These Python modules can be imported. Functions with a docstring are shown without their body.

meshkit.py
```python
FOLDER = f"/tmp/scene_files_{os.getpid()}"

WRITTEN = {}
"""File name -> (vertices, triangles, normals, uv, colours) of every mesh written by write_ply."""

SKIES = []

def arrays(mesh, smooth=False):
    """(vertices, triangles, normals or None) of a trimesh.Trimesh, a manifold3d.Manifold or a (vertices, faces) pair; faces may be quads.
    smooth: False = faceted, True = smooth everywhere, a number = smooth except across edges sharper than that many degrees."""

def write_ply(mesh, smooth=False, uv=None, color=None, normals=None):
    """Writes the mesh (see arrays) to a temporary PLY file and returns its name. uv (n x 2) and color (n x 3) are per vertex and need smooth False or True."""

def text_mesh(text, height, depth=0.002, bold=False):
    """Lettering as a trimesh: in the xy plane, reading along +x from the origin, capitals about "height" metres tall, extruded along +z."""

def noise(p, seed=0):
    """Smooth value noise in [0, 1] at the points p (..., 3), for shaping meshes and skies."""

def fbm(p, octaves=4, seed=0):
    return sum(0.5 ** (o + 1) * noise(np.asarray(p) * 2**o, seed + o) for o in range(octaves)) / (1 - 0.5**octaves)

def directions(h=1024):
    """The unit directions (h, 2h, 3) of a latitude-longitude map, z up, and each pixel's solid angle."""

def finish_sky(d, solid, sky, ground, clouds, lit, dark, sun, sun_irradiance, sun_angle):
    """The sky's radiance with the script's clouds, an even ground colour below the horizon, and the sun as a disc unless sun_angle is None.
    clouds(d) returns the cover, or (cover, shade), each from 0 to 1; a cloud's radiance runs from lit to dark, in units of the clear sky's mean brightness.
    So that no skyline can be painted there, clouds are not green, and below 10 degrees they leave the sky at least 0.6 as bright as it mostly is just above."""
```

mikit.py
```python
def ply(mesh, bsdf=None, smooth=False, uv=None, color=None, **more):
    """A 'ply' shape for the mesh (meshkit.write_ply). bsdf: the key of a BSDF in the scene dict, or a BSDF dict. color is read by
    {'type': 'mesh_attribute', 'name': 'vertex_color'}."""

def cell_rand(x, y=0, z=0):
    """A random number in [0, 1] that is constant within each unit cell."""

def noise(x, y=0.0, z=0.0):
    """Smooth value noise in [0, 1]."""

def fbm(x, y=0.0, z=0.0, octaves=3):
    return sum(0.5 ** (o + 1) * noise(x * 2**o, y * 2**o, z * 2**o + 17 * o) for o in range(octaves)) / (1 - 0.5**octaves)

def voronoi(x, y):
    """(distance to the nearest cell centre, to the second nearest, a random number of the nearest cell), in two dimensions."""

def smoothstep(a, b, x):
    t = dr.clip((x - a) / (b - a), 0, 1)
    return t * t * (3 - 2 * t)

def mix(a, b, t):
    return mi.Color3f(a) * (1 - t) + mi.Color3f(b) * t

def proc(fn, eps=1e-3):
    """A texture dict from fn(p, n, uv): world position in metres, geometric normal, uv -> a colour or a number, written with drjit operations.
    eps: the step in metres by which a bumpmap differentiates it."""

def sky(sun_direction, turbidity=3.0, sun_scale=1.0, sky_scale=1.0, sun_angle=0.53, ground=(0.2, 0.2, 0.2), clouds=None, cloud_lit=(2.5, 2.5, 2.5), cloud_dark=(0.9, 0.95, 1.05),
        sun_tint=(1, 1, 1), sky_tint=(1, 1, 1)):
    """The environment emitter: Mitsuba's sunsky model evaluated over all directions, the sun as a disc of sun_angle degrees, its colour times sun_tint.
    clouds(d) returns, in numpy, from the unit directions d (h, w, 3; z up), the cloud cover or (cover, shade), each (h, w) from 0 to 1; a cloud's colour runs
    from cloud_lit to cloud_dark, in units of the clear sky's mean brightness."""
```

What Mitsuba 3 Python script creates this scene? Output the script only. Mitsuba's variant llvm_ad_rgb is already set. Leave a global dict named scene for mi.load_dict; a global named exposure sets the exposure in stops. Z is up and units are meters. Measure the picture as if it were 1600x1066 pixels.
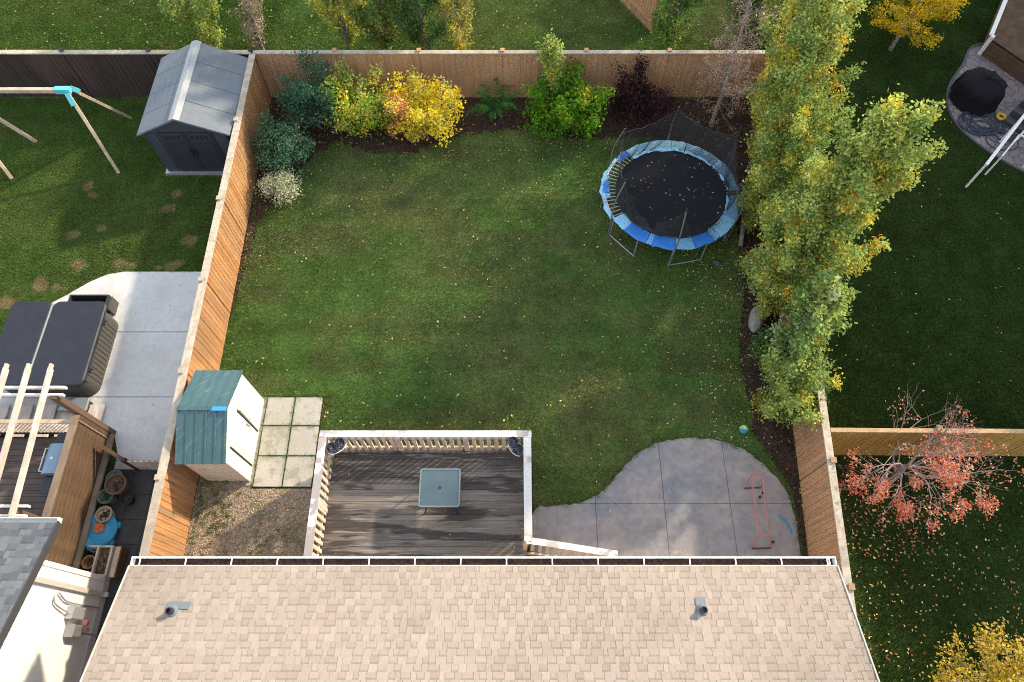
import math, random
import numpy as np, trimesh, shapely, drjit as dr, mitsuba as mi, mikit, meshkit
from shapely.geometry import Polygon, Point, box as sbox
from mikit import proc, noise, fbm, voronoi, cell_rand, smoothstep, mix

scene, labels = {}, {}
T = mi.ScalarTransform4f
# ------------------------------------------------------------------ camera, light, exposure
TILT = math.radians(26.65)
scene['camera'] = {'type': 'perspective', 'fov': 2 * math.degrees(math.atan(800 / 1080)), 'fov_axis': 'x', 'near_clip': 0.1, 'far_clip': 2000.0,
                   'to_world': T().look_at(origin=[0, 0, 17], target=[0, math.sin(TILT), 17 - math.cos(TILT)], up=[0, 1, 0])}
EL, AZ = math.radians(27), math.radians(37)
SUN = (math.cos(EL) * math.cos(AZ), math.cos(EL) * math.sin(AZ), math.sin(EL))
scene['sky'] = mikit.sky(SUN, turbidity=3, sun_scale=0.78, sky_scale=1.45, sun_angle=2.5, ground=(0.1, 0.12, 0.07), clouds=lambda d: 0.55, cloud_lit=(2.15, 2.18, 2.2), sun_tint=(.94, 1.0, 1.1))
exposure = 2.8

# ------------------------------------------------------------------ helpers
rs = np.random.RandomState(7)
used = {}
GROUPS = {'wooden_fence': 'board fences between the gardens', 'aspen_tree': 'columnar trees along the fences', 'plant_pot': 'pots along the dark side path', 'vent_pipe': 'vents on the tan roof',
          'rail_planter': 'planters in the deck corners', 'blue_green_shrub': 'blue green shrubs in the back bed', 'autumn_shrub': 'autumn shrubs in the back bed', 'yellow_tree': 'yellow trees of the neighbours', 'dry_bush': 'bare twiggy bushes', 'bed_plant': 'low plants under the aspens'}


def numbered(name):
    n = used.get(name, -1) + 1
    used[name] = n
    return name if n == 0 else f'{name}_{n:03d}'


def thing(name, label, cat, group=None, kind=None):
    k = numbered(name)
    labels[k] = {'label': label}
    if cat: labels[k]['category'] = cat
    group = group or GROUPS.get(name)
    if group: labels[k]['group'] = group
    if kind: labels[k]['kind'] = kind
    return k


def structure(name, mesh, m, label=None, smooth=False):
    k = numbered(name)
    scene[k] = mikit.ply(mesh, m, smooth=smooth) if mesh is not None else None
    if mesh is None: del scene[k]
    labels[k] = {'kind': 'structure', 'label': label or name.replace('_', ' ')}
    return k


def part(parent, name, mesh, m, smooth=False, label=None, kind=None, color=None, to_world=None):
    k = numbered(parent + '__' + name)
    d = dict(mesh) if isinstance(mesh, dict) else mikit.ply(mesh, m, smooth=smooth, color=color)
    if isinstance(mesh, dict) and m is not None: d['bsdf'] = {'type': 'ref', 'id': m}
    if to_world is not None: d['to_world'] = to_world
    scene[k] = d
    if label or kind:
        labels[k] = {}
        if label: labels[k]['label'] = label
        if kind: labels[k]['kind'] = kind
    return k


def solo(name, mesh, m, label, cat, smooth=False, color=None, group=None, kind=None):
    k = thing(name, label, cat, group, kind)
    scene[k] = mikit.ply(mesh, m, smooth=smooth, color=color)
    return k


BOXF = trimesh.creation.box((1, 1, 1)).faces
BOXV = trimesh.creation.box((1, 1, 1)).vertices


def bx(x0, x1, y0, y1, z0, z1):
    m = trimesh.creation.box((x1 - x0, y1 - y0, z1 - z0))
    m.apply_translation(((x0 + x1) / 2, (y0 + y1) / 2, (z0 + z1) / 2))
    return m


def cb(cx, cy, z0, sx, sy, sz, deg=0):
    m = trimesh.creation.box((sx, sy, sz)); m.apply_translation((0, 0, sz / 2))
    if deg: m.apply_transform(trimesh.transformations.rotation_matrix(math.radians(deg), (0, 0, 1)))
    m.apply_translation((cx, cy, z0)); return m


def bar(p, q, w, h, up=(0, 0, 1)):
    """A box beam from p to q, w wide, h along up."""
    p, q = np.array(p, float), np.array(q, float)
    d = q - p; L = np.linalg.norm(d); d /= L
    u = np.array(up, float); s = np.cross(d, u)
    if np.linalg.norm(s) < 1e-3: s = np.cross(d, (0, 1, 0))
    s /= np.linalg.norm(s); u = np.cross(s, d)
    V = BOXV @ np.array([d * L, s * w, u * h]) + (p + q) / 2
    m = trimesh.Trimesh(V, BOXF.copy(), process=False)
    if m.volume < 0: m.invert()
    return m


def tube(points, radii, sides=6, cap=True):
    P = np.array(points, float); n = len(P)
    R = np.broadcast_to(np.asarray(radii, float), (n,))
    t = np.gradient(P, axis=0); t /= np.linalg.norm(t, axis=1, keepdims=True) + 1e-12
    ref = np.where(np.abs(t[:, 2:]) < 0.9, [[0, 0, 1.0]], [[1.0, 0, 0]])
    a = np.cross(t, ref); a /= np.linalg.norm(a, axis=1, keepdims=True) + 1e-12
    b = np.cross(t, a)
    ang = np.arange(sides) * 2 * np.pi / sides
    V = (P[:, None] + R[:, None, None] * (np.cos(ang)[None, :, None] * a[:, None] + np.sin(ang)[None, :, None] * b[:, None])).reshape(-1, 3)
    i, j = np.meshgrid(np.arange(n - 1), np.arange(sides), indexing='ij')
    A, B, C, D = i * sides + j, i * sides + (j + 1) % sides, (i + 1) * sides + (j + 1) % sides, (i + 1) * sides + j
    F = np.vstack([np.stack([A, C, B], -1).reshape(-1, 3), np.stack([A, D, C], -1).reshape(-1, 3)])
    if cap:
        V = np.vstack([V, P[0], P[-1]]); jj = np.arange(sides); o = n * sides
        F = np.vstack([F, np.stack([jj, (jj + 1) % sides, jj * 0 + o], -1), np.stack([(jj + 1) % sides + (n - 1) * sides, jj + (n - 1) * sides, jj * 0 + o + 1], -1)])
    return trimesh.Trimesh(V, F[:, ::-1], process=False)


def lathe(profile, x=0, y=0, z=0, sides=24):
    m = trimesh.creation.revolve(np.array(profile, float), sections=sides); m.apply_translation((x, y, z)); return m


def cat(*ms):
    ms = [m for a in ms for m in (a if isinstance(a, (list, tuple)) else [a])]
    return trimesh.util.concatenate(ms)


def ext(poly, z0, z1):
    polys = getattr(poly, 'geoms', [poly])
    out = []
    for g in polys:
        if g.area < 1e-5: continue
        m = trimesh.creation.extrude_polygon(g, z1 - z0, engine='earcut'); m.apply_translation((0, 0, z0)); out.append(m)
    return cat(out)


def smooth_poly(pts, n=6, closed=True):
    P = np.array(pts, float); out = []
    N = len(P)
    for i in range(N if closed else N - 1):
        p0, p1, p2, p3 = P[(i - 1) % N] if closed or i else P[0], P[i], P[(i + 1) % N], P[(i + 2) % N] if closed or i + 2 < N else P[-1]
        for t in np.linspace(0, 1, n, endpoint=False):
            out.append(0.5 * (2 * p1 + (p2 - p0) * t + (2 * p0 - 5 * p1 + 4 * p2 - p3) * t * t + (3 * p1 - p0 - 3 * p2 + p3) * t ** 3))
    if not closed: out.append(P[-1])
    return np.array(out)


def rbox(x0, x1, y0, y1, z0, z1, r):
    """box with rounded vertical corners and a chamfered top"""
    g = sbox(x0 + r, y0 + r, x1 - r, y1 - r).buffer(r, quad_segs=5)
    c = min(0.03, (z1 - z0) * .3)
    a = ext(g, z0, z1 - c)
    lo, hi = np.array(g.exterior.coords)[:-1], np.array(g.buffer(-c, quad_segs=5).exterior.coords)[:-1]
    if len(lo) != len(hi): return ext(g, z0, z1)
    n = len(lo)
    V = np.vstack([np.c_[lo, np.full(n, z1 - c)], np.c_[hi, np.full(n, z1)], [[(x0 + x1) / 2, (y0 + y1) / 2, z1]]])
    k = np.arange(n); k1 = (k + 1) % n
    F = np.vstack([np.stack([k, k1, k1 + n], -1), np.stack([k, k1 + n, k + n], -1), np.stack([k + n, k1 + n, k * 0 + 2 * n], -1)])
    m = trimesh.Trimesh(V, F, process=False)
    up = m.face_normals[:, 2].mean()
    if up < 0: m.invert()
    return cat(a, m)


# ------------------------------------------------------------------ materials
def rgb(*c): return {'type': 'rgb', 'value': list(c)}


def mat(key, base, rough=0.7, spec=0.3, metal=0.0, coat=0.0):
    b = base if isinstance(base, dict) else rgb(*base)
    scene[key] = {'type': 'twosided', 'bsdf': {'type': 'principled', 'base_color': b, 'roughness': rough, 'specular': spec, 'metallic': metal, 'clearcoat': coat}}
    return key


def dif(key, base):
    scene[key] = {'type': 'twosided', 'bsdf': {'type': 'diffuse', 'reflectance': base if isinstance(base, dict) else rgb(*base)}}
    return key


VC = {'type': 'mesh_attribute', 'name': 'vertex_color'}
scene['m_leaf'] = {'type': 'twosided', 'bsdf': {'type': 'diffuse', 'reflectance': VC}}
scene['m_leaf'] = {'type': 'principledthin', 'base_color': VC, 'roughness': 0.45, 'diff_trans': 0.7, 'spec_trans': 0.0, 'eta': 1.3}
dif('m_vc', VC)


def wood_fn(c1, c2, c3, fx, fy, fz, seed=0.0, stain=0.5):
    def fn(p, n, uv):
        g = fbm(p.x * fx + seed, p.y * fy, p.z * fz, 3)
        big = fbm(p.x * 0.9 + seed, p.y * 0.9, p.z * 0.7, 3)
        b = cell_rand(dr.floor(p.x * 5.3), dr.floor(p.y * 5.3), seed)
        c = mix(c1, c2, smoothstep(.25, .75, g * .75 + b * .25))
        return mix(c, c3, smoothstep(.48, .8, big) * stain)
    return fn


mat('m_fence', proc(wood_fn((.46, .25, .115), (.33, .165, .07), (.25, .15, .09), 34, 34, 1.6, 3.1, .6)), .75, .2)
mat('m_fence_back', proc(wood_fn((.58, .335, .185), (.48, .265, .14), (.36, .23, .15), 26, 26, 1.4, 8.1, .6)), .75, .2)
mat('m_fence_gold', proc(wood_fn((.42, .25, .07), (.32, .18, .05), (.22, .15, .06), 26, 26, 1.4, 5.5, .6)), .75, .2)
mat('m_fence_grey', proc(wood_fn((.42, .245, .125), (.31, .17, .085), (.24, .16, .105), 34, 34, 1.6, 13.1, .6)), .8, .2)
mat('m_fence_back_grey', proc(wood_fn((.52, .31, .175), (.43, .25, .135), (.33, .22, .15), 26, 26, 1.4, 18.1, .6)), .8, .2)
mat('m_fence_cap', proc(wood_fn((.52, .46, .38), (.40, .34, .27), (.30, .25, .2), 12, 12, 12, 1.1, .7)), .8, .2)
mat('m_fence_cap_new', proc(wood_fn((.50, .35, .20), (.40, .27, .15), (.36, .27, .18), 12, 12, 12, 2.1, .6)), .8, .2)
mat('m_dark_wood', proc(wood_fn((.062, .042, .036), (.040, .028, .026), (.09, .06, .05), 26, 26, 1.5, 4.4, .7)), .7, .3)
mat('m_post', (.36, .24, .14), .8, .2)


def deck_fn(p, n, uv):
    row = dr.floor((p.y - 1.56) / .146)
    g = fbm(p.x * 1.7 + row * 7.3, p.y * 70, 0.0, 3)
    r = cell_rand(row, 3)
    wet = dr.maximum(smoothstep(.50, .60, fbm(p.x * .7 + row * .41, p.y * 3.2, 5.0, 4)), smoothstep(4.3, 4.9, p.y + 1.1 * (fbm(p.x * 1.2, p.y * 5, 8.0, 3) - .5)) * .85)
    moss = smoothstep(.55, .75, fbm(p.x * .9 + 9, p.y * 2.2, 2.0, 3))
    c = mix((.235, .205, .19), (.10, .088, .082), smoothstep(.2, .8, g * .65 + r * .35))
    c = mix(c, (.12, .10, .065), moss * .55)
    c = mix(c, (.035, .030, .032), wet * .85)
    return mix(c, (.30, .29, .28), smoothstep(.62, .8, fbm(p.x * 2.2, p.y * 26, 9.0, 3)) * .5)


mat('m_deck', proc(deck_fn), .62, .35)


def peel_fn(p, n, uv):
    w = smoothstep(.50, .57, fbm(p.x * 4.3, p.y * 4.3, p.z * 6, 4))
    return mix((.68, .655, .645), (.27, .24, .25), w * .8 * smoothstep(.25, .50, noise(p.x * .8 + 3, p.y * .8, 0.0)))


mat('m_rail', proc(peel_fn), .6, .3)
mat('m_baluster', proc(wood_fn((.62, .51, .43), (.5, .4, .33), (.36, .27, .21), 20, 20, 3, 1.7, .5)), .7, .2)
mat('m_rail_brown', proc(wood_fn((.27, .205, .155), (.20, .15, .115), (.15, .12, .1), 9, 3, 9, 3.3, .5)), .75, .2)
mat('m_dark_post', (.13, .085, .06), .8, .2)
mat('m_white', (.78, .78, .76), .45, .4)
mat('m_white_metal', (.76, .78, .78), .35, .5)
mat('m_pergola', proc(wood_fn((.62, .56, .51), (.46, .40, .36), (.34, .29, .25), 14, 5, 14, 6.6, .5)), .75, .2)


def stamped_fn(p, n, uv):
    b = fbm(p.x * .55 + 3, p.y * .8, 2.0, 4)
    f = fbm(p.x * 9, p.y * 9, 0.0, 3)
    c = mix((.335, .288, .278), (.29, .27, .28), smoothstep(.3, .7, b))
    c = mix(c, (.20, .215, .245), smoothstep(.48, .72, fbm(p.x * .9 + 11, p.y * .9, 4.0, 4)) * .6)
    c = mix(c, (.37, .335, .33), smoothstep(.55, .75, fbm(p.x * 2.5, p.y * 7.5, 7.0, 3)) * .4)
    return c * (.80 + .4 * f)


def stamp_bump(p, n, uv):
    gx, gy = p.x / .58, p.y / .42
    ex = dr.abs(gx + .5 * (dr.floor(gy) - 2 * dr.floor(dr.floor(gy) / 2)) - dr.floor(gx + .5 * (dr.floor(gy) - 2 * dr.floor(dr.floor(gy) / 2))) - .5)
    ey = dr.abs(gy - dr.floor(gy) - .5)
    return smoothstep(.46, .5, dr.maximum(ex, ey)) * -.8 + fbm(p.x * 14, p.y * 14, 0.0, 3) * .8


scene['m_stamped'] = {'type': 'twosided', 'bsdf': {'type': 'bumpmap', 'arbitrary': proc(stamp_bump, 4e-3), 'scale': 0.006,
                      'bsdf': {'type': 'principled', 'base_color': proc(stamped_fn), 'roughness': .8, 'specular': .2}}}


def conc_fn(p, n, uv):
    c = mix((.61, .61, .60), (.49, .50, .51), fbm(p.x * .7, p.y * .7, 1.0, 4)) * (.9 + .2 * fbm(p.x * 12, p.y * 12, 0.0, 3))
    c = mix(c, (.33, .32, .30), smoothstep(.60, .74, fbm(p.x * 1.6 + 30, p.y * 1.6, 6.0, 4)) * .22)
    return c


mat('m_concrete', proc(conc_fn), .75, .25)


def paver_fn(p, n, uv):
    c = mix((.44, .425, .385), (.33, .32, .29), fbm(p.x * 1.6, p.y * 1.6, 1.0, 4))
    return mix(c, (.2, .2, .13), smoothstep(.56, .75, fbm(p.x * 5, p.y * 5, 3.0, 3)) * .5) * (.85 + .3 * noise(p.x * 60, p.y * 60, 0.0))


mat('m_paver', proc(paver_fn), .85, .2)


def mulch_fn(p, n, uv):
    d, s, r = voronoi(p.x * 26, p.y * 26)
    return mix((.035, .024, .018), (.085, .058, .045), r) * (.7 + .6 * fbm(p.x * 3, p.y * 3, 0.0, 3))


dif('m_mulch', proc(mulch_fn))


def gravel_fn(p, n, uv):
    d, s, r = voronoi(p.x * 24, p.y * 24)
    c = mix((.36, .29, .22), (.20, .16, .125), r)
    return mix(c, (.10, .12, .05), smoothstep(.55, .7, fbm(p.x * 1.5, p.y * 1.5, 8.0, 4)) * .6)


dif('m_gravel', proc(gravel_fn))

# neighbours' worn turf spots (bare, straw-coloured patches): x, y, radius
SPOTS = [(-13.05, 12.15, .26), (-12.6, 11.0, .34), (-11.15, 11.05, .34), (-12.3, 12.3, .16), (-9.85, 10.98, .27), (-13.6, 10.35, .3), (-14.3, 9.95, .38),
         (-13.2, 13.9, .22), (-10.35, 13.0, .3), (-9.55, 11.9, .4), (-10.3, 13.6, .2), (-12.9, 10.2, .27), (-11.2, 10.6, .16), (-10.3, 10.9, .14), (-12.9, 13.6, .16)]


def turf_fn(p, n, uv):
    q = fbm(p.x * .42 + 5, p.y * .55 + 2, 0.0, 4)
    f = fbm(p.x * 2.1, p.y * 2.1, 3.0, 3)
    c = mix((.150, .250, .068), (.205, .268, .086), smoothstep(.36, .74, q))
    # thatch showing in the yard between the fences
    yard = smoothstep(-7.9, -7.6, p.x) * smoothstep(8.0, 7.6, p.x) * smoothstep(17.7, 17.5, p.y)
    dry = smoothstep(.50, .68, fbm(p.x * .6 + 20, p.y * 1.1 + 4, 1.0, 4))
    c = mix(c, (.22, .185, .095), dry * .32 * yard)
    band = smoothstep(.35, .65, noise(0.3, p.y * 1.9, 1.0))
    c = c * (1 + .12 * (band - .5) * yard)
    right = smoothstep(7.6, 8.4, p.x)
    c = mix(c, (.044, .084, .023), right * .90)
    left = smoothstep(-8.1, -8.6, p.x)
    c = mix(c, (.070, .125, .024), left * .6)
    wob = .55 * (fbm(p.x * 2.6 + 40, p.y * 2.6, 0.0, 3) - .5)
    sp = mi.Float(0)
    for (sx, sy, sr) in SPOTS:
        d = dr.sqrt(dr.square(p.x - sx) + dr.square((p.y - sy) * 1.25))
        sp = dr.maximum(sp, smoothstep(sr * .95, sr * .35, d + wob * sr * 4.5))
    c = mix(c, (.36, .28, .16), sp * .8)
    return c * (.72 + .56 * f)


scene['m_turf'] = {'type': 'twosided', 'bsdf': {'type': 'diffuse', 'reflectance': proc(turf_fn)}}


def soil_fn(p, n, uv):
    return turf_fn(p, n, uv) * (.40 + .45 * fbm(p.x * 16, p.y * 16, 2.0, 3))


dif('m_soil', proc(soil_fn))
scene['m_shingle'] = {'type': 'twosided', 'bsdf': {'type': 'bumpmap', 'arbitrary': proc(lambda p, n, uv: noise(p.x * 160, p.y * 160, p.z * 160), 2e-3), 'scale': .002,
                      'bsdf': {'type': 'diffuse', 'reflectance': VC}}}


def siding_fn(p, n, uv):
    return mix((.74, .735, .725), (.68, .675, .665), fbm(p.x * .8, p.y * .8, p.z * .8, 3))


mat('m_siding', proc(siding_fn), .6, .3)
mat('m_beige', (.52, .46, .38), .7, .3)
mat('m_soffit', (.45, .43, .40), .7, .3)
mat('m_dark_trim', (.05, .052, .058), .5, .4)
mat('m_black', (.018, .018, .02), .55, .4)
mat('m_grey_metal', (.30, .31, .32), .4, .5, .6)
mat('m_galv', (.42, .44, .46), .42, .5, .5)
mat('m_flash', (.16, .19, .22), .5, .4)
mat('m_black_cloth', (.008, .008, .012), .8, .2)
mat('m_rubber', (.03, .03, .034), .6, .4)


def resin_fn(p, n, uv): return mix((.055, .06, .085), (.04, .045, .065), noise(p.x * 3, p.y * 3, p.z * 3))


mat('m_resin', proc(resin_fn), .55, .4)
mat('m_resin_dark', (.028, .030, .042), .55, .4)


def shedroof_fn(p, n, uv):
    return mix((.165, .19, .22), (.125, .147, .175), fbm(p.x * 5, p.y * 22, 0.0, 3))


mat('m_shed_roof', proc(shedroof_fn), .5, .45)
mat('m_shed_ridge', (.36, .375, .39), .5, .4)


def teal_fn(p, n, uv):
    c = mix((.045, .105, .125), (.062, .13, .145), fbm(p.x * 4, p.y * 4, 0.0, 3))
    return mix(c, (.20, .25, .25), smoothstep(.62, .8, fbm(p.x * 1.7 + p.y * 1.7, p.x * 14 - p.y * 14, 3.0, 3)) * .35)


mat('m_teal', proc(teal_fn), .42, .5)
mat('m_shed_wall', (.62, .56, .50), .5, .4)
mat('m_shed_white', (.70, .66, .60), .5, .4)


def cover_fn(p, n, uv): return mix((.014, .017, .028), (.024, .027, .040), fbm(p.x * 6, p.y * 6, p.z * 6, 3))


scene['m_cover'] = {'type': 'twosided', 'bsdf': {'type': 'bumpmap', 'arbitrary': proc(lambda p, n, uv: fbm(p.x * 3, p.y * 3, p.z * 3, 3), 5e-3), 'scale': .02,
                    'bsdf': {'type': 'principled', 'base_color': proc(cover_fn), 'roughness': .55, 'specular': .4}}}
mat('m_cabinet', (.075, .070, .066), .6, .3)
dif('m_mat', (.024, .026, .032))
dif('m_net', (.05, .052, .058))
mat('m_pad_pale', (.27, .56, .82), .5, .35)
mat('m_pad_sky', (.17, .40, .66), .5, .35)
mat('m_pad_blue', (.03, .19, .62), .45, .4)
mat('m_pad_faded', (.26, .52, .78), .55, .3)
mat('m_red_steel', (.50, .19, .16), .45, .45)
mat('m_terracotta', (.33, .14, .075), .8, .2)
mat('m_pot_green', (.10, .13, .11), .6, .3)
mat('m_pot_stone', (.33, .28, .22), .8, .2)
mat('m_pool_blue', (.04, .28, .50), .35, .5)
mat('m_orange', (.55, .16, .06), .5, .4)
mat('m_cyan', (.12, .52, .58), .45, .4)
mat('m_swing', proc(wood_fn((.55, .44, .33), (.42, .32, .23), (.36, .29, .22), 9, 9, 9, 9.9, .5)), .75, .2)
mat('m_bark', proc(lambda p, n, uv: mix((.30, .28, .25), (.09, .08, .07), smoothstep(.45, .7, fbm(p.x * 16, p.y * 16, p.z * 9, 3)))), .85, .15)
mat('m_twig', (.23, .185, .17), .85, .15)
mat('m_twig_pink', (.34, .275, .265), .85, .15)
mat('m_twig_grey', (.30, .28, .27), .85, .15)
mat('m_stone', proc(lambda p, n, uv: mix((.36, .35, .34), (.20, .195, .19), fbm(p.x * 7, p.y * 7, p.z * 7, 4))), .8, .2)
mat('m_planter', proc(lambda p, n, uv: mix((.055, .06, .085), (.035, .04, .06), noise(p.x * 20, p.y * 20, p.z * 20))), .4, .5)
mat('m_chalk', (.05, .28, .50), .9, .1)
mat('m_tarp', (.05, .30, .62), .5, .4)
mat('m_bbq', (.22, .33, .46), .3, .5, .3)
mat('m_hose', (.04, .055, .085), .5, .4)
mat('m_yellow', (.62, .36, .03), .5, .4)
scene['m_glass_top'] = {'type': 'twosided', 'bsdf': {'type': 'principled', 'base_color': proc(lambda p, n, uv: mix((.055, .095, .12), (.085, .13, .155), fbm(p.x * 3, p.y * 3, 0.0, 3))), 'roughness': .18, 'specular': .5}}


def flag_fn(p, n, uv):
    d, s, r = voronoi(p.x * 3.1, p.y * 3.1)
    e = smoothstep(.02, .09, s - d)
    return mix((.07, .065, .07), mix((.26, .22, .23), (.17, .155, .175), r), e)


mat('m_flag', proc(flag_fn), .8, .2)

# ------------------------------------------------------------------ areas
LF = lambda y: -7.77 - 0.0152 * y           # line of the fence west of the yard
RF = lambda y: 6.86 + 0.0702 * y            # line of the fence east of the yard
BACK = 17.65
patio_pts = [(0.42, 1.5), (0.42, 3.7), (0.6, 3.95), (1.1, 4.0), (1.62, 4.05), (2.1, 4.25), (2.45, 4.55), (2.82, 4.98), (3.2, 5.35), (3.65, 5.58), (4.1, 5.68),
             (4.62, 5.74), (5.15, 5.70), (5.6, 5.6), (6.0, 5.34), (6.35, 5.02), (6.65, 4.65), (6.85, 4.25), (6.9, 3.6), (6.86, 2.9), (6.84, 1.5)]
_pp = np.array(Polygon(patio_pts).segmentize(.12).exterior.coords)[:-1]
patio = Polygon(_pp + np.where(_pp[:, 1:] > 3.6, 1, 0) * rs.randn(len(_pp), 2) * .014).buffer(0)
pavers = sbox(-6.5, 4.42, -4.95, 6.9)
gravel = Polygon([(LF(2), 1.5), (LF(5), 6.9), (-6.5, 6.9), (-6.5, 4.42), (-4.5, 4.42), (-4.5, 1.5)])
deck_area = sbox(-4.5, 1.5, 0.42, 5.3)
bed = Polygon([(LF(9), 8.8), (-7.72, 11.0), (-7.6, 12.6), (-7.0, 13.6), (-6.4, 14.9), (-5.6, 15.65), (-4.4, 15.2), (-3.2, 15.15), (-2.3, 15.6), (-1.6, 15.95), (-.3, 16.15), (.7, 16.25),
               (1.9, 15.75), (3.0, 15.8), (4.4, 15.9), (6.2, 15.3), (6.75, 13.7), (6.72, 12.0), (6.6, 10.2), (6.35, 9.0), (6.15, 8.0), (6.2, 7.0), (6.3, 6.4),
               (6.15, 5.9), (6.55, 5.2), (6.95, 4.4), (6.95, 1.5), (RF(1.5), 1.5), (RF(BACK), BACK), (LF(BACK), BACK)])
pad = Polygon([(-8.0, 2.0), (-9.85, 2.0), (-10.0, 5.3), (-10.2, 5.8), (-13.6, 5.9), (-13.9, 8.6), (-13.2, 9.55), (-12.65, 9.95), (-12.1, 10.4), (-11.65, 10.65), (-11.2, 10.74), (-8.0, 10.74)])
flag_patio = Polygon(smooth_poly([(16.4, 20.1), (15.5, 19.1), (14.75, 18.1), (14.45, 17.2), (14.5, 16.5), (14.75, 15.9), (15.3, 15.15), (16.05, 14.45), (17.2, 13.8), (19, 13.5), (19, 19.6)], 5))
yard = Polygon([(LF(1), 1.5), (LF(BACK), BACK), (RF(BACK), BACK), (RF(1), 1.5)])

# ------------------------------------------------------------------ ground and paved areas
g = 220.0
k = structure('ground', trimesh.Trimesh([(-g, -g, -.012), (g, -g, -.012), (g, g, -.012), (-g, g, -.012)], [(0, 1, 2), (0, 2, 3)], process=False), 'm_soil', 'green turf ground of the back gardens')
structure('garden_bed', ext(bed.buffer(-.01), -.01, .006), 'm_mulch', 'dark mulch bed along the fences')
structure('gravel', ext(gravel, -.01, .004), 'm_gravel', 'tan gravel strip between the fence and the deck')

# stamped concrete patio in slabs
pk = structure('patio', ext(patio.buffer(-.03), -.01, .02), 'm_dark_trim', 'stamped concrete patio')
labels[pk]['label'] = 'grey brown stamped concrete patio beside the deck'
xs, ys = [-1, 2.05, 3.74, 5.36, 9], [0, 4.05, 9]
for i in range(4):
    for j in range(2):
        c = patio.intersection(sbox(xs[i] + .006, ys[j] + .006, xs[i + 1] - .006, ys[j + 1] - .006))
        if c.area > .02: part(pk, 'slab', ext(c, 0, .04 + .0015 * ((i + j) % 2)), 'm_stamped')
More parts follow.
